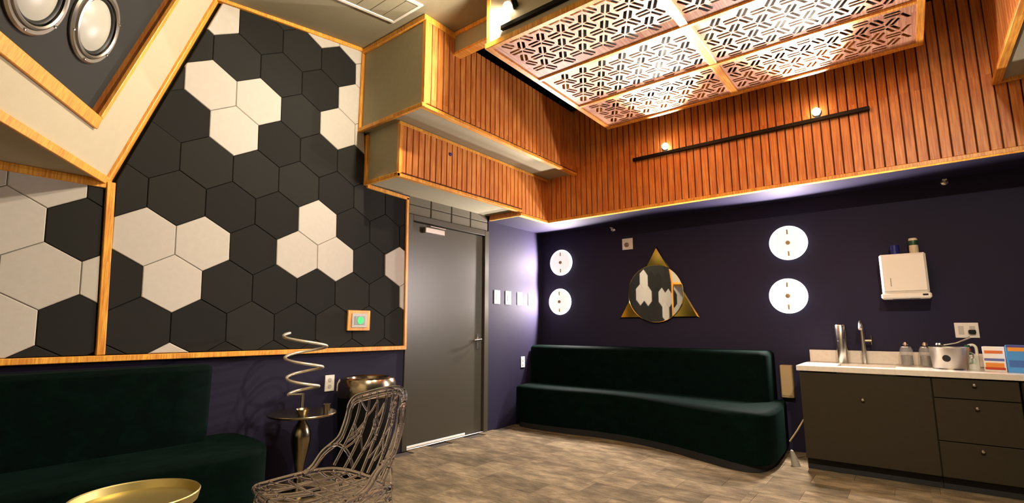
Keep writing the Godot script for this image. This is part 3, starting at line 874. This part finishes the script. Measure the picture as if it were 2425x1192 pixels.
func build_tables() -> void:
	# pedestal table
	var t := thing("pedestal_table", "small round brass pedestal table with a vase shaped stem", "side table", Vector3(-3.44, 0, -1.95))
	put("table_top", lathe([Vector2(0, 0.53), Vector2(0.20, 0.53), Vector2(0.228, 0.536), Vector2(0.23, 0.545), Vector2(0.226, 0.55), Vector2(0, 0.55)], 48), M.brass, t)
	put("stem", lathe([Vector2(0.0, 0.02), Vector2(0.05, 0.03), Vector2(0.035, 0.08), Vector2(0.026, 0.14), Vector2(0.034, 0.20), Vector2(0.052, 0.28), Vector2(0.066, 0.36), Vector2(0.066, 0.41), Vector2(0.050, 0.455), Vector2(0.030, 0.485), Vector2(0.022, 0.51), Vector2(0.035, 0.53)], 32), M.brass, t)
	put("foot", lathe([Vector2(0, 0.0), Vector2(0.15, 0.0), Vector2(0.15, 0.012), Vector2(0.10, 0.022), Vector2(0.045, 0.035)], 40), M.brass, t)
	# spiral lamp on it
	var l := thing("spiral_lamp", "silver spiral coil table lamp on the brass pedestal table", "lamp", Vector3(-3.45, 0.55, -1.95))
	put("base", lathe([Vector2(0, 0), Vector2(0.045, 0), Vector2(0.045, 0.012), Vector2(0.012, 0.02), Vector2(0.010, 0.13), Vector2(0, 0.13)], 24), M.steel, l)
	var pts := []
	for i in 97:
		var a := i / 96.0
		var ang := a * TAU * 3.1 + 2.2
		var r := 0.095 + 0.06 * a
		pts.append(Vector3(cos(ang) * r, 0.125 + 0.43 * pow(a, 1.15), sin(ang) * r))
	put("coil", tube(pts, 0.0105, 10), M.coil, l)
	put("coil_arm", tube([Vector3(0, 0.125, 0), pts[0]], 0.008, 8), M.steel, l)
	# small things on the table
	var cup := thing("tealight_holder", "small brass tealight holder at the edge of the pedestal table", "candle holder", Vector3(-3.33, 0.55, -2.07))
	put("cup", lathe([Vector2(0, 0), Vector2(0.024, 0), Vector2(0.026, 0.055), Vector2(0.022, 0.055), Vector2(0.020, 0.006), Vector2(0, 0.006)], 20), M.brass, cup)
	put("candle", lathe([Vector2(0.019, 0.007), Vector2(0.019, 0.035), Vector2(0.0, 0.036)], 16), M.white_plastic, cup)
	var bw := thing("small_dish", "small pale dish beside the spiral lamp foot", "dish", Vector3(-3.345, 0.55, -1.90))
	put("bowl", lathe([Vector2(0, 0), Vector2(0.03, 0), Vector2(0.05, 0.04), Vector2(0.047, 0.04), Vector2(0.028, 0.005), Vector2(0, 0.005)], 24), M.brass, bw)
	# round tray table
	var g := thing("tray_table", "round gold tray table with a raised rim at the bottom left", "coffee table", Vector3(-2.63, 0, -0.765))
	put("tray", lathe([Vector2(0, 0.40), Vector2(0.215, 0.40), Vector2(0.226, 0.408), Vector2(0.234, 0.446), Vector2(0.231, 0.45), Vector2(0.226, 0.446), Vector2(0.219, 0.416), Vector2(0.208, 0.411), Vector2(0, 0.411)], 64), M.tray, g)
	put("drum", lathe([Vector2(0, 0), Vector2(0.15, 0.0), Vector2(0.15, 0.02), Vector2(0.08, 0.2), Vector2(0.14, 0.38), Vector2(0.17, 0.40)], 48), M.tray, g)
	# bin
	var b := thing("waste_bin", "tall black waste bin with a shiny bronze open top", "waste bin", Vector3(-3.55, 0, -2.56))
	put("body", lathe([Vector2(0, 0), Vector2(0.19, 0), Vector2(0.20, 0.02), Vector2(0.225, 0.60), Vector2(0.21, 0.60), Vector2(0.2, 0.3), Vector2(0, 0.3)], 48), M.black_gloss, b)
	put("lid", lathe([Vector2(0.232, 0.595), Vector2(0.236, 0.61), Vector2(0.232, 0.70), Vector2(0.215, 0.735), Vector2(0.185, 0.745), Vector2(0.165, 0.735), Vector2(0.16, 0.70), Vector2(0.16, 0.62)], 48), M.bronze, b)

func build_chair() -> void:
	var c := thing("acrylic_chair", "clear acrylic chair with a branching lattice back and seat", "chair", Vector3(-2.13, 0, -1.33), deg_to_rad(-4.0))
	# local: seat faces +z, back at -z
	var hw := 0.25
	var seat := [Vector3(-hw, 0.44, 0.14), Vector3(-hw, 0.445, -0.10), Vector3(-0.20, 0.43, -0.22), Vector3(0, 0.42, -0.255), Vector3(0.20, 0.43, -0.22), Vector3(hw, 0.445, -0.10), Vector3(hw, 0.44, 0.14), Vector3(0.2, 0.44, 0.22), Vector3(0, 0.435, 0.24), Vector3(-0.2, 0.44, 0.22)]
	var rim := smooth_path(seat, 4, true)
	put("seat_rim", tube(rim, 0.0125, 8, true), M.acrylic, c)
	var low := []
	for p in rim: low.append(Vector3(p.x * 0.97, p.y - 0.045, p.z * 0.97))
	put("seat_rim", tube(low, 0.009, 8, true), M.acrylic, c)
	# webbing of the seat
	var r := RandomNumberGenerator.new()
	r.seed = 5
	var n := rim.size()
	for i in range(0, n, 2):
		put("web", tube([rim[i], rim[i].lerp(low[(i + 2) % n], 0.5) + Vector3(0, -0.003, 0), low[(i + 2) % n]], 0.006, 6), M.acrylic, c)
	for i in 6:
		var x := -0.2 + 0.08 * i
		var a := Vector3(x, 0.43, 0.22 - 0.15 * x * x)
		var b := Vector3(x * 0.95, 0.42, -0.24 + 0.5 * x * x)
		var mid := a.lerp(b, 0.5) + Vector3(r.randf_range(-0.03, 0.03), -0.012, 0)
		put("web", tube(smooth_path([a, a.lerp(mid, 0.5) + Vector3(r.randf_range(-0.02, 0.02), -0.006, 0), mid, mid.lerp(b, 0.5) + Vector3(r.randf_range(-0.02, 0.02), -0.004, 0), b], 3), 0.007, 6), M.acrylic, c)
	for i in 4:
		var z := -0.16 + 0.105 * i
		var a := Vector3(-0.235, 0.43, z)
		var b := Vector3(0.235, 0.43, z + r.randf_range(-0.03, 0.03))
		put("web", tube(smooth_path([a, Vector3(-0.08, 0.42, z + r.randf_range(-0.03, 0.03)), Vector3(0.08, 0.42, z + r.randf_range(-0.03, 0.03)), b], 4), 0.0065, 6), M.acrylic, c)
	# back shell: u from -1 to 1 across, v from 0 to 1 up
	var S := func(u: float, v: float) -> Vector3:
		var wide := lerpf(0.25, 0.225, v)
		var edge := absf(u)
		var top := 0.83 - 0.05 * edge * edge
		var bottom := 0.44 + 0.04 * pow(edge, 3.0)
		return Vector3(u * wide, lerpf(bottom, top, v), -0.255 + 0.13 * edge * edge - 0.12 * v - 0.03 * sin(v * PI))
	var outline := []
	var arm := [Vector3(-0.25, 0.445, -0.02), Vector3(-0.253, 0.47, -0.07), Vector3(-0.252, 0.53, -0.12)]
	for p in arm: outline.append(p)
	for v in [0.35, 0.55, 0.75, 0.9]: outline.append(S.call(-1.0, v))
	for u in [-0.93, -0.7, -0.35, 0.0, 0.35, 0.7, 0.93]: outline.append(S.call(u, 1.0 + 0.03 * (1 - absf(u))))
	for v in [0.9, 0.75, 0.55, 0.35]: outline.append(S.call(1.0, v))
	for i in [2, 1, 0]: outline.append(Vector3(-arm[i].x, arm[i].y, arm[i].z))
	put("back_rim", tube(smooth_path(outline, 4), 0.012, 8), M.acrylic, c)
	var inner := []
	for p in outline: inner.append(Vector3(p.x * 0.9, 0.45 + (p.y - 0.45) * 0.93, p.z + 0.004))
	put("back_rim", tube(smooth_path(inner, 4), 0.008, 8), M.acrylic, c)
	# arch over the open hole at each side
	for sx in [-1.0, 1.0]:
		put("side_arch", tube(smooth_path([Vector3(sx * 0.235, 0.55, -0.135), Vector3(sx * 0.22, 0.56, -0.18), Vector3(sx * 0.19, 0.52, -0.22), Vector3(sx * 0.17, 0.44, -0.245)], 4), 0.009, 8), M.acrylic, c)
	# branching struts
	for i in 11:
		var u := -0.85 + 0.17 * i
		var w := r.randf_range(-0.05, 0.05)
		var pts := []
		for j in 7:
			var v := j / 6.0
			pts.append(S.call(clampf(u + w * sin(v * 5.0 + i) , -0.97, 0.97), v))
		put("branch", tube(smooth_path(pts, 3), 0.0075, 6), M.acrylic, c)
		for b in 4:
			var v0 := r.randf_range(0.1, 0.75)
			var du := 0.17 * (1.0 if r.randf() > 0.5 else -1.0)
			if absf(u + du) > 0.95: du = -du
			put("twig", tube([S.call(u, v0), S.call(u + du * 0.5, v0 + 0.09), S.call(u + du, v0 + 0.22)], 0.0055, 6), M.acrylic, c)
	# legs
	for q in [[-1, 1], [1, 1], [-1, -1], [1, -1]]:
		var top := Vector3(q[0] * 0.215, 0.42, q[1] * 0.19)
		put("leg", tube([top, top + Vector3(q[0] * 0.01, -0.2, q[1] * 0.02), Vector3(q[0] * 0.235, 0.0, q[1] * 0.235)], [0.019, 0.016, 0.012], 10), M.acrylic, c)

func build_kitchenette() -> void:
	var zf := -4.84
	var top := 0.832
	# cabinet units
	var defs := [[-0.775, 0.075, "dark wood base cabinet with one wide door beside the sofa"], [0.075, 0.535, "dark wood base cabinet with three drawers"], [0.545, 1.59, "dark wood base cabinet cut off by the right picture edge"]]
	for i in 3:
		var d: Array = defs[i]
		var c := thing("base_cabinet", d[2], "cabinet", Vector3((d[0] + d[1]) / 2, 0, 0), 0, "base cabinets under the counter")
		var w: float = d[1] - d[0]
		cbox("side_panel", Vector3(-w / 2, 0.09, ZB + 0.01), Vector3(-w / 2 + 0.018, top - 0.045, zf - 0.022), M.cabinet, c)
		cbox("side_panel", Vector3(w / 2 - 0.018, 0.09, ZB + 0.01), Vector3(w / 2, top - 0.045, zf - 0.022), M.cabinet, c)
		cbox("bottom_panel", Vector3(-w / 2 + 0.018, 0.09, ZB + 0.01), Vector3(w / 2 - 0.018, 0.108, zf - 0.022), M.cabinet, c)
		cbox("back_panel", Vector3(-w / 2 + 0.018, 0.108, ZB + 0.01), Vector3(w / 2 - 0.018, top - 0.045, ZB + 0.02), M.cabinet, c)
		cbox("toe_kick", Vector3(-w / 2, 0.0, ZB + 0.01), Vector3(w / 2, 0.09, zf - 0.07), M.cabinet_dark, c)
		var fronts := [["door", 0.095, top - 0.052, 0.59]]
		if i == 1: fronts = [["drawer", 0.645, top - 0.052, 0.745], ["drawer", 0.345, 0.640, 0.588], ["drawer", 0.095, 0.340, 0.302]]
		for f in fronts:
			var o := cbox(f[0], Vector3(-w / 2 + 0.003, f[1], zf - 0.022), Vector3(w / 2 - 0.003, f[2], zf), M.cabinet, c)
			var kx := 0.0
			put("knob", lathe([Vector2(0.005, 0), Vector2(0.005, 0.012), Vector2(0.012, 0.016), Vector2(0.013, 0.022), Vector2(0.009, 0.028), Vector2(0, 0.029)], 16, Basis(Vector3.RIGHT, Vector3(0, 0, 1), Vector3(0, -1, 0))), M.steel, o, Vector3(kx, f[3] - o.position.y, 0.011))
	# worktop with a sink cut-out and upstand
	var k := thing("worktop", "pale quartz worktop with a low upstand along the far wall", "worktop", Vector3(0, 0, 0))
	var x0 := -0.79
	var x1 := 1.595
	var sx0 := -0.52
	var sx1 := -0.13
	var sz0 := -5.30
	var sz1 := -4.97
	var y0 := top - 0.042
	var zz := zf + 0.018
	for q in [[x0, ZB + 0.005, sx0, zz], [sx1, ZB + 0.005, x1, zz], [sx0, ZB + 0.005, sx1, sz0], [sx0, sz1, sx1, zz]]:
		cbox("slab", Vector3(q[0], y0, q[1]), Vector3(q[2], top, q[3]), M.quartz, k, 0.002)
	cbox("upstand", Vector3(x0 + 0.02, top, ZB + 0.004), Vector3(x1, 0.94, ZB + 0.03), M.quartz, k)
	var s := thing("sink", "steel undermount sink bowl set in the worktop", "sink", Vector3(0, 0, 0))
	var st := begin()
	quad(st, Vector3(sx0, 0.66, sz0), Vector3(sx1, 0.66, sz0), Vector3(sx1, 0.66, sz1), Vector3(sx0, 0.66, sz1), Vector3.UP)
	quad(st, Vector3(sx0, 0.66, sz0), Vector3(sx1, 0.66, sz0), Vector3(sx1, y0, sz0), Vector3(sx0, y0, sz0), Vector3(0, 0, 1))
	quad(st, Vector3(sx0, 0.66, sz1), Vector3(sx1, 0.66, sz1), Vector3(sx1, y0, sz1), Vector3(sx0, y0, sz1), Vector3(0, 0, -1))
	quad(st, Vector3(sx0, 0.66, sz0), Vector3(sx0, 0.66, sz1), Vector3(sx0, y0, sz1), Vector3(sx0, y0, sz0), Vector3(1, 0, 0))
	quad(st, Vector3(sx1, 0.66, sz0), Vector3(sx1, 0.66, sz1), Vector3(sx1, y0, sz1), Vector3(sx1, y0, sz0), Vector3(-1, 0, 0))
	put("bowl", st.commit(), M.steel_dull, s)
	put("drain", lathe([Vector2(0.04, 0.661), Vector2(0.035, 0.666), Vector2(0, 0.664)], 20), M.steel, s, Vector3((sx0 + sx1) / 2, 0, (sz0 + sz1) / 2))
	# faucet
	var f := thing("faucet", "chrome faucet with a side lever behind the sink", "faucet", Vector3(-0.345, top, -5.37))
	put("post", lathe([Vector2(0.0, 0), Vector2(0.026, 0), Vector2(0.026, 0.006), Vector2(0.019, 0.01), Vector2(0.019, 0.30), Vector2(0.0, 0.30)], 20), M.steel, f)
	put("spout", tube(smooth_path([Vector3(0, 0.285, 0), Vector3(0, 0.34, 0.012), Vector3(0.0, 0.36, 0.05), Vector3(0.0, 0.345, 0.12), Vector3(0.0, 0.30, 0.17)], 5), 0.015, 12), M.steel, f)
	put("lever_base", tube([Vector3(0, 0.20, 0), Vector3(0.06, 0.20, 0)], 0.012, 10), M.brass, f)
	put("lever", tube([Vector3(0.06, 0.165, 0), Vector3(0.062, 0.245, 0)], 0.007, 8), M.brass, f)
	# steel cylinder
	var b := thing("steel_flask", "tall brushed steel cylinder at the left of the faucet", "flask", Vector3(-0.50, top, -5.34))
	put("body", lathe([Vector2(0, 0), Vector2(0.041, 0), Vector2(0.042, 0.004), Vector2(0.042, 0.195), Vector2(0.0395, 0.197), Vector2(0.0395, 0.203), Vector2(0, 0.203)], 32), M.steel, b)
	put("cap", lathe([Vector2(0.0395, 0.203), Vector2(0.042, 0.205), Vector2(0.042, 0.33), Vector2(0.038, 0.336), Vector2(0, 0.336)], 32), M.steel, b)
	# glass jars
	var jl := ["glass jar with a round stopper nearest the faucet", "glass jar with a round stopper beside the steel ice bucket"]
	for i in 2:
		var j := thing("glass_jar", jl[i], "jar", Vector3(-0.055 + 0.125 * i, top, -5.32), 0, "glass jars on the worktop")
		put("jar", lathe([Vector2(0, 0.0), Vector2(0.044, 0.0), Vector2(0.045, 0.01), Vector2(0.045, 0.13), Vector2(0.036, 0.15), Vector2(0.034, 0.15), Vector2(0.041, 0.128), Vector2(0.041, 0.008), Vector2(0, 0.006)], 24), M.glass, j)
		put("contents", lathe([Vector2(0, 0.008), Vector2(0.040, 0.01), Vector2(0.040, 0.085), Vector2(0, 0.09)], 20), mat(Color(0.35, 0.30, 0.22), 0.8), j)
		put("lid", lathe([Vector2(0.036, 0.15), Vector2(0.037, 0.158), Vector2(0.0, 0.16)], 20), M.steel, j)
		put("stopper", lathe([Vector2(0, 0.158), Vector2(0.014, 0.163), Vector2(0.02, 0.178), Vector2(0.014, 0.193), Vector2(0, 0.198)], 16), M.steel, j)
	# ice bucket with emblem
	var ic := thing("ice_bucket", "brushed steel ice bucket with a dark round emblem", "ice bucket", Vector3(0.205, top, -5.12))
	put("bucket", lathe([Vector2(0, 0.0), Vector2(0.098, 0.0), Vector2(0.105, 0.006), Vector2(0.118, 0.16), Vector2(0.121, 0.166), Vector2(0.115, 0.166), Vector2(0.1, 0.01), Vector2(0, 0.01)], 40), M.steel_dull, ic)
	put("foot_ring", lathe([Vector2(0.085, 0.0), Vector2(0.108, 0.0), Vector2(0.107, 0.01), Vector2(0.09, 0.01)], 40), M.steel, ic)
	put("handle_ring", tube([Vector3(0.118, 0.13, 0), Vector3(0.135, 0.12, 0), Vector3(0.135, 0.09, 0), Vector3(0.115, 0.085, 0)], 0.006, 8), M.steel, ic)
	put("emblem", lathe([Vector2(0.0, 0.0), Vector2(0.026, 0.0), Vector2(0.024, 0.004), Vector2(0, 0.005)], 20, Basis(Vector3.RIGHT, Vector3(-0.2, -0.07, 1).normalized(), Vector3(0, -1, 0))), M.black, ic, Vector3(-0.022, 0.085, 0.1085))
	var sc := thing("ice_scoop", "steel scoop with a long handle resting across the ice bucket", "scoop", Vector3(0.205, top + 0.166, -5.12))
	put("handle", tube([Vector3(-0.03, 0.012, 0.0), Vector3(0.05, 0.03, -0.01), Vector3(0.135, 0.075, -0.03)], 0.007, 8), M.steel, sc)
	put("scoop_bowl", lathe([Vector2(0, -0.02), Vector2(0.018, -0.014), Vector2(0.026, 0.004), Vector2(0.022, 0.016), Vector2(0.0, 0.02)], 16), M.steel, sc, Vector3(-0.05, 0.012, 0))
	# dish soap
	var so := thing("soap_bottle", "white handled soap bottle with a green and red label", "soap bottle", Vector3(0.335, top, -5.22))
	put("bottle", slab([v2(-0.038, -0.028), v2(-0.044, 0.0), v2(-0.038, 0.028), v2(0.038, 0.028), v2(0.044, 0.0), v2(0.038, -0.028)], 0.0, 0.11, 0.012), M.white_plastic, so)
	put("handle", tube(smooth_path([Vector3(-0.012, 0.175, 0), Vector3(0.015, 0.182, 0), Vector3(0.032, 0.165, 0), Vector3(0.034, 0.13, 0), Vector3(0.034, 0.10, 0)], 4), 0.010, 10), M.white_plastic, so)
	put("neck", lathe([Vector2(0.026, 0.10), Vector2(0.026, 0.125), Vector2(0.018, 0.15), Vector2(0.018, 0.18), Vector2(0, 0.182)], 20), mat(Color(0.06, 0.32, 0.20), 0.4), so, Vector3(-0.016, 0, 0))
	put("label_patch", bx(Vector3(0.03, 0.022, 0.006), 0.001), mat(Color(0.75, 0.10, 0.12), 0.5), so, Vector3(-0.016, 0.145, 0.018))
	put("label_patch", bx(Vector3(0.05, 0.04, 0.004), 0.001), mat(Color(0.82, 0.86, 0.80), 0.5), so, Vector3(-0.004, 0.06, 0.0285))
	# boxes
	snack_box("snack_box", "white and orange printed snack carton on the worktop", Vector3(0.455, top, -5.10), Vector3(0.12, 0.175, 0.06), -0.25, [[Color(0.90, 0.88, 0.84), 0.0, 1.0], [Color(0.82, 0.42, 0.15), 0.72, 0.84], [Color(0.35, 0.38, 0.62), 0.42, 0.52], [Color(0.86, 0.52, 0.18), 0.10, 0.34], [Color(0.70, 0.22, 0.10), 0.06, 0.16]])
	snack_box("snack_box", "blue and orange printed carton at the right picture edge", Vector3(0.575, top, -5.02), Vector3(0.13, 0.19, 0.06), -0.2, [[Color(0.25, 0.55, 0.82), 0.0, 1.0], [Color(0.88, 0.58, 0.20), 0.78, 0.92], [Color(0.30, 0.25, 0.55), 0.92, 1.0], [Color(0.20, 0.38, 0.66), 0.2, 0.45]])

func snack_box(called: String, label: String, at: Vector3, size: Vector3, turn: float, bands: Array) -> void:
	var o := thing(called, label, "carton", at, turn, "cartons on the worktop")
	put("carton", bx(size, 0.002), mat(bands[0][0], 0.5), o, Vector3(0, size.y / 2, 0))
	for i in range(1, bands.size()):
		var b: Array = bands[i]
		put("print_band", bx(Vector3(size.x * (0.82 if i % 2 else 0.9), size.y * (b[2] - b[1]), 0.001), 0.0), mat(b[0], 0.5), o, Vector3(0, size.y * (b[1] + b[2]) / 2, size.z / 2 + 0.0006 + 0.0003 * i))

func plate(called: String, label: String, cat: String, at: Vector3, facing: String, size: Vector2, group: String, detail: String) -> Node3D:
	var o := thing(called, label, cat, at, 0.0 if facing == "z" else PI / 2, group)
	put("cover", bx(Vector3(size.x, size.y, 0.008), 0.002), M.white_plastic, o, Vector3(0, 0, 0.004))
	if detail == "switch":
		put("rocker", bx(Vector3(size.x * 0.42, size.y * 0.55, 0.006), 0.002), mat(Color(0.80, 0.78, 0.75), 0.4), o, Vector3(0, 0, 0.010))
	elif detail == "outlet":
		for s in [-1.0, 1.0]:
			put("socket", lathe([Vector2(0, 0), Vector2(0.017, 0), Vector2(0.016, 0.003), Vector2(0, 0.003)], 18, Basis(Vector3.RIGHT, Vector3(0, 0, 1), Vector3(0, -1, 0))), mat(Color(0.72, 0.70, 0.67), 0.4), o, Vector3(0, s * size.y * 0.2, 0.008))
	return o

func build_wall_items() -> void:
	# switches on the alcove side of the left wall
	var sl := ["light switch closest to the door frame", "second light switch from the door frame", "third light switch from the door frame", "light switch closest to the glowing discs"]
	var zs := [-4.53, -4.74, -4.97, -5.20]
	for i in 4:
		plate("light_switch", sl[i], "switch", Vector3(XW, 1.50, zs[i]), "x", Vector2(0.105, 0.16), "switches in the purple alcove", "switch")
	plate("wall_outlet", "outlet on the purple alcove wall left of the curved sofa", "outlet", Vector3(XW, 0.72, -5.03), "x", Vector2(0.075, 0.13), "", "outlet")
	plate("wall_outlet", "outlet under the hexagon panels right of the spiral lamp", "outlet", Vector3(XW, 0.69, -2.385), "x", Vector2(0.085, 0.13), "", "outlet")
	var dbl := plate("wall_outlet", "wide outlet plate with a black plug above the soap bottle", "outlet", Vector3(0.345, 1.123, ZB), "z", Vector2(0.145, 0.12), "", "")
	for s in [-1.0, 1.0]:
		put("socket", bx(Vector3(0.034, 0.068, 0.003), 0.001), mat(Color(0.74, 0.72, 0.69), 0.4), dbl, Vector3(s * 0.034, 0, 0.009))
	put("plug", bx(Vector3(0.045, 0.032, 0.035), 0.006), M.black, dbl, Vector3(0.03, -0.012, 0.025))
	# alarm plate and sprinklers
	var al := plate("alarm_strobe", "small square alarm plate above the mirror art", "alarm", Vector3(-2.57, 2.13, ZB), "z", Vector2(0.135, 0.135), "", "")
	put("lens", lathe([Vector2(0.028, 0), Vector2(0.026, 0.012), Vector2(0.012, 0.02), Vector2(0, 0.021)], 18, Basis(Vector3.RIGHT, Vector3(0, 0, 1), Vector3(0, -1, 0))), mat(Color(0.55, 0.40, 0.36), 0.3), al, Vector3(-0.01, -0.01, 0.008))
	var spl := ["white sprinkler head on the far wall above the alarm plate", "white sprinkler head on the far wall at the upper right"]
	var si := 0
	for x in [-2.755, 0.33]:
		var sp := thing("sprinkler_head", spl[si], "sprinkler", Vector3(x, 2.33 if si == 0 else 2.36, ZB))
		si += 1
		var bs := Basis(Vector3.RIGHT, Vector3(0, 0, 1), Vector3(0, -1, 0))
		put("rosette", lathe([Vector2(0, 0), Vector2(0.032, 0), Vector2(0.026, 0.01), Vector2(0.01, 0.014), Vector2(0.008, 0.03), Vector2(0, 0.03)], 18, bs), M.steel, sp)
		put("deflector", bx(Vector3(0.03, 0.006, 0.035), 0.001), M.white_plastic, sp, Vector3(0, 0.012, 0.045))
	# touch panel on the hexagon wall
	var tp := thing("touch_panel", "small wood framed control panel with green display on the hexagon wall", "control panel", Vector3(XW + 0.034, 1.205, -2.61), PI / 2)
	put("wood_frame", bx(Vector3(0.225, 0.175, 0.02), 0.003), M.trim, tp, Vector3(0, 0, 0.01))
	put("panel", bx(Vector3(0.155, 0.12, 0.008), 0.002), mat(Color(0.72, 0.72, 0.70), 0.4), tp, Vector3(0, 0, 0.023))
	put("display", bx(Vector3(0.105, 0.075, 0.004), 0.001), mat(Color(0.55, 0.58, 0.56), 0.3), tp, Vector3(0, 0, 0.028))
	put("display_icon", lathe([Vector2(0, 0), Vector2(0.032, 0), Vector2(0.032, 0.002), Vector2(0, 0.002)], 24, Basis(Vector3.RIGHT, Vector3(0, 0, 1), Vector3(0, -1, 0))), M.green_screen, tp, Vector3(0.005, 0, 0.030))
	# blue dot on the lower soffit
	var bd := thing("blue_sensor", "small blue dot on the lower slatted soffit", "sensor", Vector3(-3.316, 2.788, -3.23), 0)
	put("button", lathe([Vector2(0, 0), Vector2(0.018, 0), Vector2(0.016, 0.006), Vector2(0, 0.008)], 16, Basis(Vector3(0, -1, 0), Vector3(1, 0, 0), Vector3(0, 0, 1))), M.blue_dot, bd)
	# ceiling vent on the sloped ceiling
	var vent := thing("ceiling_vent", "white framed vent in the cream ceiling at the top edge", "vent", Vector3(-3.03, HC - 0.012, -2.11), 0)
	vent.rotation.x = atan(0.145)
	vent.position.y = HC - 0.34 * 0.145 - 0.006
	for sx in [-1.0, 1.0]:
		put("frame_side", bx(Vector3(0.03, 0.014, 0.66), 0.003), M.white_plastic, vent, Vector3(sx * 0.175, 0, 0))
		put("frame_end", bx(Vector3(0.32, 0.014, 0.03), 0.003), M.white_plastic, vent, Vector3(0, 0, sx * 0.315))
	put("duct", bx(Vector3(0.33, 0.004, 0.62), 0.0), mat(Color(0.55, 0.51, 0.40), 0.8), vent, Vector3(0, 0.004, 0))
	for i in 5:
		put("louvre", bx(Vector3(0.32, 0.003, 0.118), 0.001), M.ceiling, vent, Vector3(0, 0.0005, -0.248 + 0.124 * i))
	# mirror art
	var art := thing("mirror_art", "gold triangle wall mirror with a round mirror on it", "wall art", Vector3(-2.225, 1.25, ZB))
	var zmap := func(p: Vector2, d: float) -> Vector3: return Vector3(p.x, p.y, d)
	var tr := PackedVector2Array([Vector2(-0.475, 0.0), Vector2(0.455, 0.0), Vector2(0.01, 0.82)])
	put("triangle", prism(tr, func(p: Vector2, d: float) -> Vector3: return Vector3(p.x, p.y, d + 0.004), 0.014, 0.012), M.gold, art)
	var bsz := Basis(Vector3.RIGHT, Vector3(0, 0, 1), Vector3(0, -1, 0))
	put("round_mirror", lathe([Vector2(0.322, 0.018), Vector2(0.322, 0.032), Vector2(0, 0.032)], 64, bsz), M.mirror, art, Vector3(-0.02, 0.275, 0))
	put("round_rim", lathe([Vector2(0.320, 0.018), Vector2(0.328, 0.018), Vector2(0.328, 0.030), Vector2(0.325, 0.034), Vector2(0.320, 0.031)], 64, bsz), M.gold, art, Vector3(-0.02, 0.275, 0))
	# towel dispenser with two things on top
	var td := thing("towel_dispenser", "white paper towel dispenser on the purple wall above the worktop", "towel dispenser", Vector3(-0.012, 1.38, ZB))
	put("cabinet", bx(Vector3(0.31, 0.335, 0.21), 0.012), M.white_plastic, td, Vector3(0, 0.21, 0.105))
	put("front_cover", bx(Vector3(0.285, 0.30, 0.012), 0.005), M.white_plastic, td, Vector3(0, 0.215, 0.214))
	put("tray_lip", bx(Vector3(0.33, 0.045, 0.225), 0.012), M.white_plastic, td, Vector3(0, 0.025, 0.115))
	put("lock", bx(Vector3(0.035, 0.014, 0.004), 0.001), M.black, td, Vector3(0.125, 0.03, 0.228))
	put("level_window", bx(Vector3(0.008, 0.07, 0.003), 0.001), mat(Color(0.66, 0.64, 0.60), 0.3), td, Vector3(-0.09, 0.14, 0.221))
	put("slot", bx(Vector3(0.18, 0.006, 0.05), 0.0), M.black, td, Vector3(0, 0.003, 0.17))
	var bc := thing("blue_cup", "blue plastic cup on top of the towel dispenser", "cup", Vector3(-0.055, 1.758, ZB + 0.09))
	put("cup", lathe([Vector2(0, 0), Vector2(0.030, 0), Vector2(0.034, 0.085), Vector2(0.031, 0.085), Vector2(0.027, 0.005), Vector2(0, 0.005)], 24), mat(Color(0.08, 0.11, 0.42), 0.35), bc)
	var can := thing("drink_can", "white and green can on top of the towel dispenser", "can", Vector3(0.075, 1.758, ZB + 0.09))
	put("can_body", lathe([Vector2(0, 0), Vector2(0.028, 0), Vector2(0.032, 0.008), Vector2(0.032, 0.12), Vector2(0.028, 0.135), Vector2(0, 0.136)], 24), mat(Color(0.80, 0.76, 0.64), 0.4), can)
	put("green_band", lathe([Vector2(0.0325, 0.075), Vector2(0.033, 0.078), Vector2(0.033, 0.112), Vector2(0.0325, 0.115)], 24), mat(Color(0.10, 0.26, 0.14), 0.4), can)
	# tan box between sofa and cabinet, hand brush below it
	var tb := thing("wall_box", "tan metal box on the wall between sofa and base cabinet", "wall box", Vector3(-0.972, 0.49, ZB))
	put("case", bx(Vector3(0.105, 0.30, 0.075), 0.006), M.tan, tb, Vector3(0, 0.15, 0.038))
	put("lid", bx(Vector3(0.09, 0.27, 0.006), 0.003), mat(Color(0.66, 0.57, 0.42), 0.5), tb, Vector3(0, 0.155, 0.078))
	var hb := thing("hand_brush", "small pale hand brush leaning in the gap beside the base cabinet", "brush", Vector3(-0.865, 0.0, -4.92))
	put("handle", tube([Vector3(-0.035, 0.19, 0.0), Vector3(0.03, 0.29, -0.01), Vector3(0.082, 0.38, -0.02)], 0.006, 8), M.tan, hb)
	var bst := begin()
	add_lathe(bst, [Vector2(0, 0.0), Vector2(0.035, 0.0), Vector2(0.03, 0.04), Vector2(0.012, 0.12), Vector2(0, 0.13)], 14, Vector3.ZERO, Basis(Vector3(1, 0, 0), Vector3(-0.2, 0.98, 0), Vector3(0, 0, 1)))
	put("bristles", bst.commit(), mat(Color(0.55, 0.53, 0.48), 0.8), hb)

func _ready() -> void:
	rng.seed = 20
	sky_and_camera()
	make_materials()
	build_lights()
	build_shell()
	build_hex_wall()
	build_soffits()
	build_bulkhead()
	build_cloud()
	build_door()
	build_sofas()
	build_tables()
	build_chair()
	build_kitchenette()
	build_wall_items()
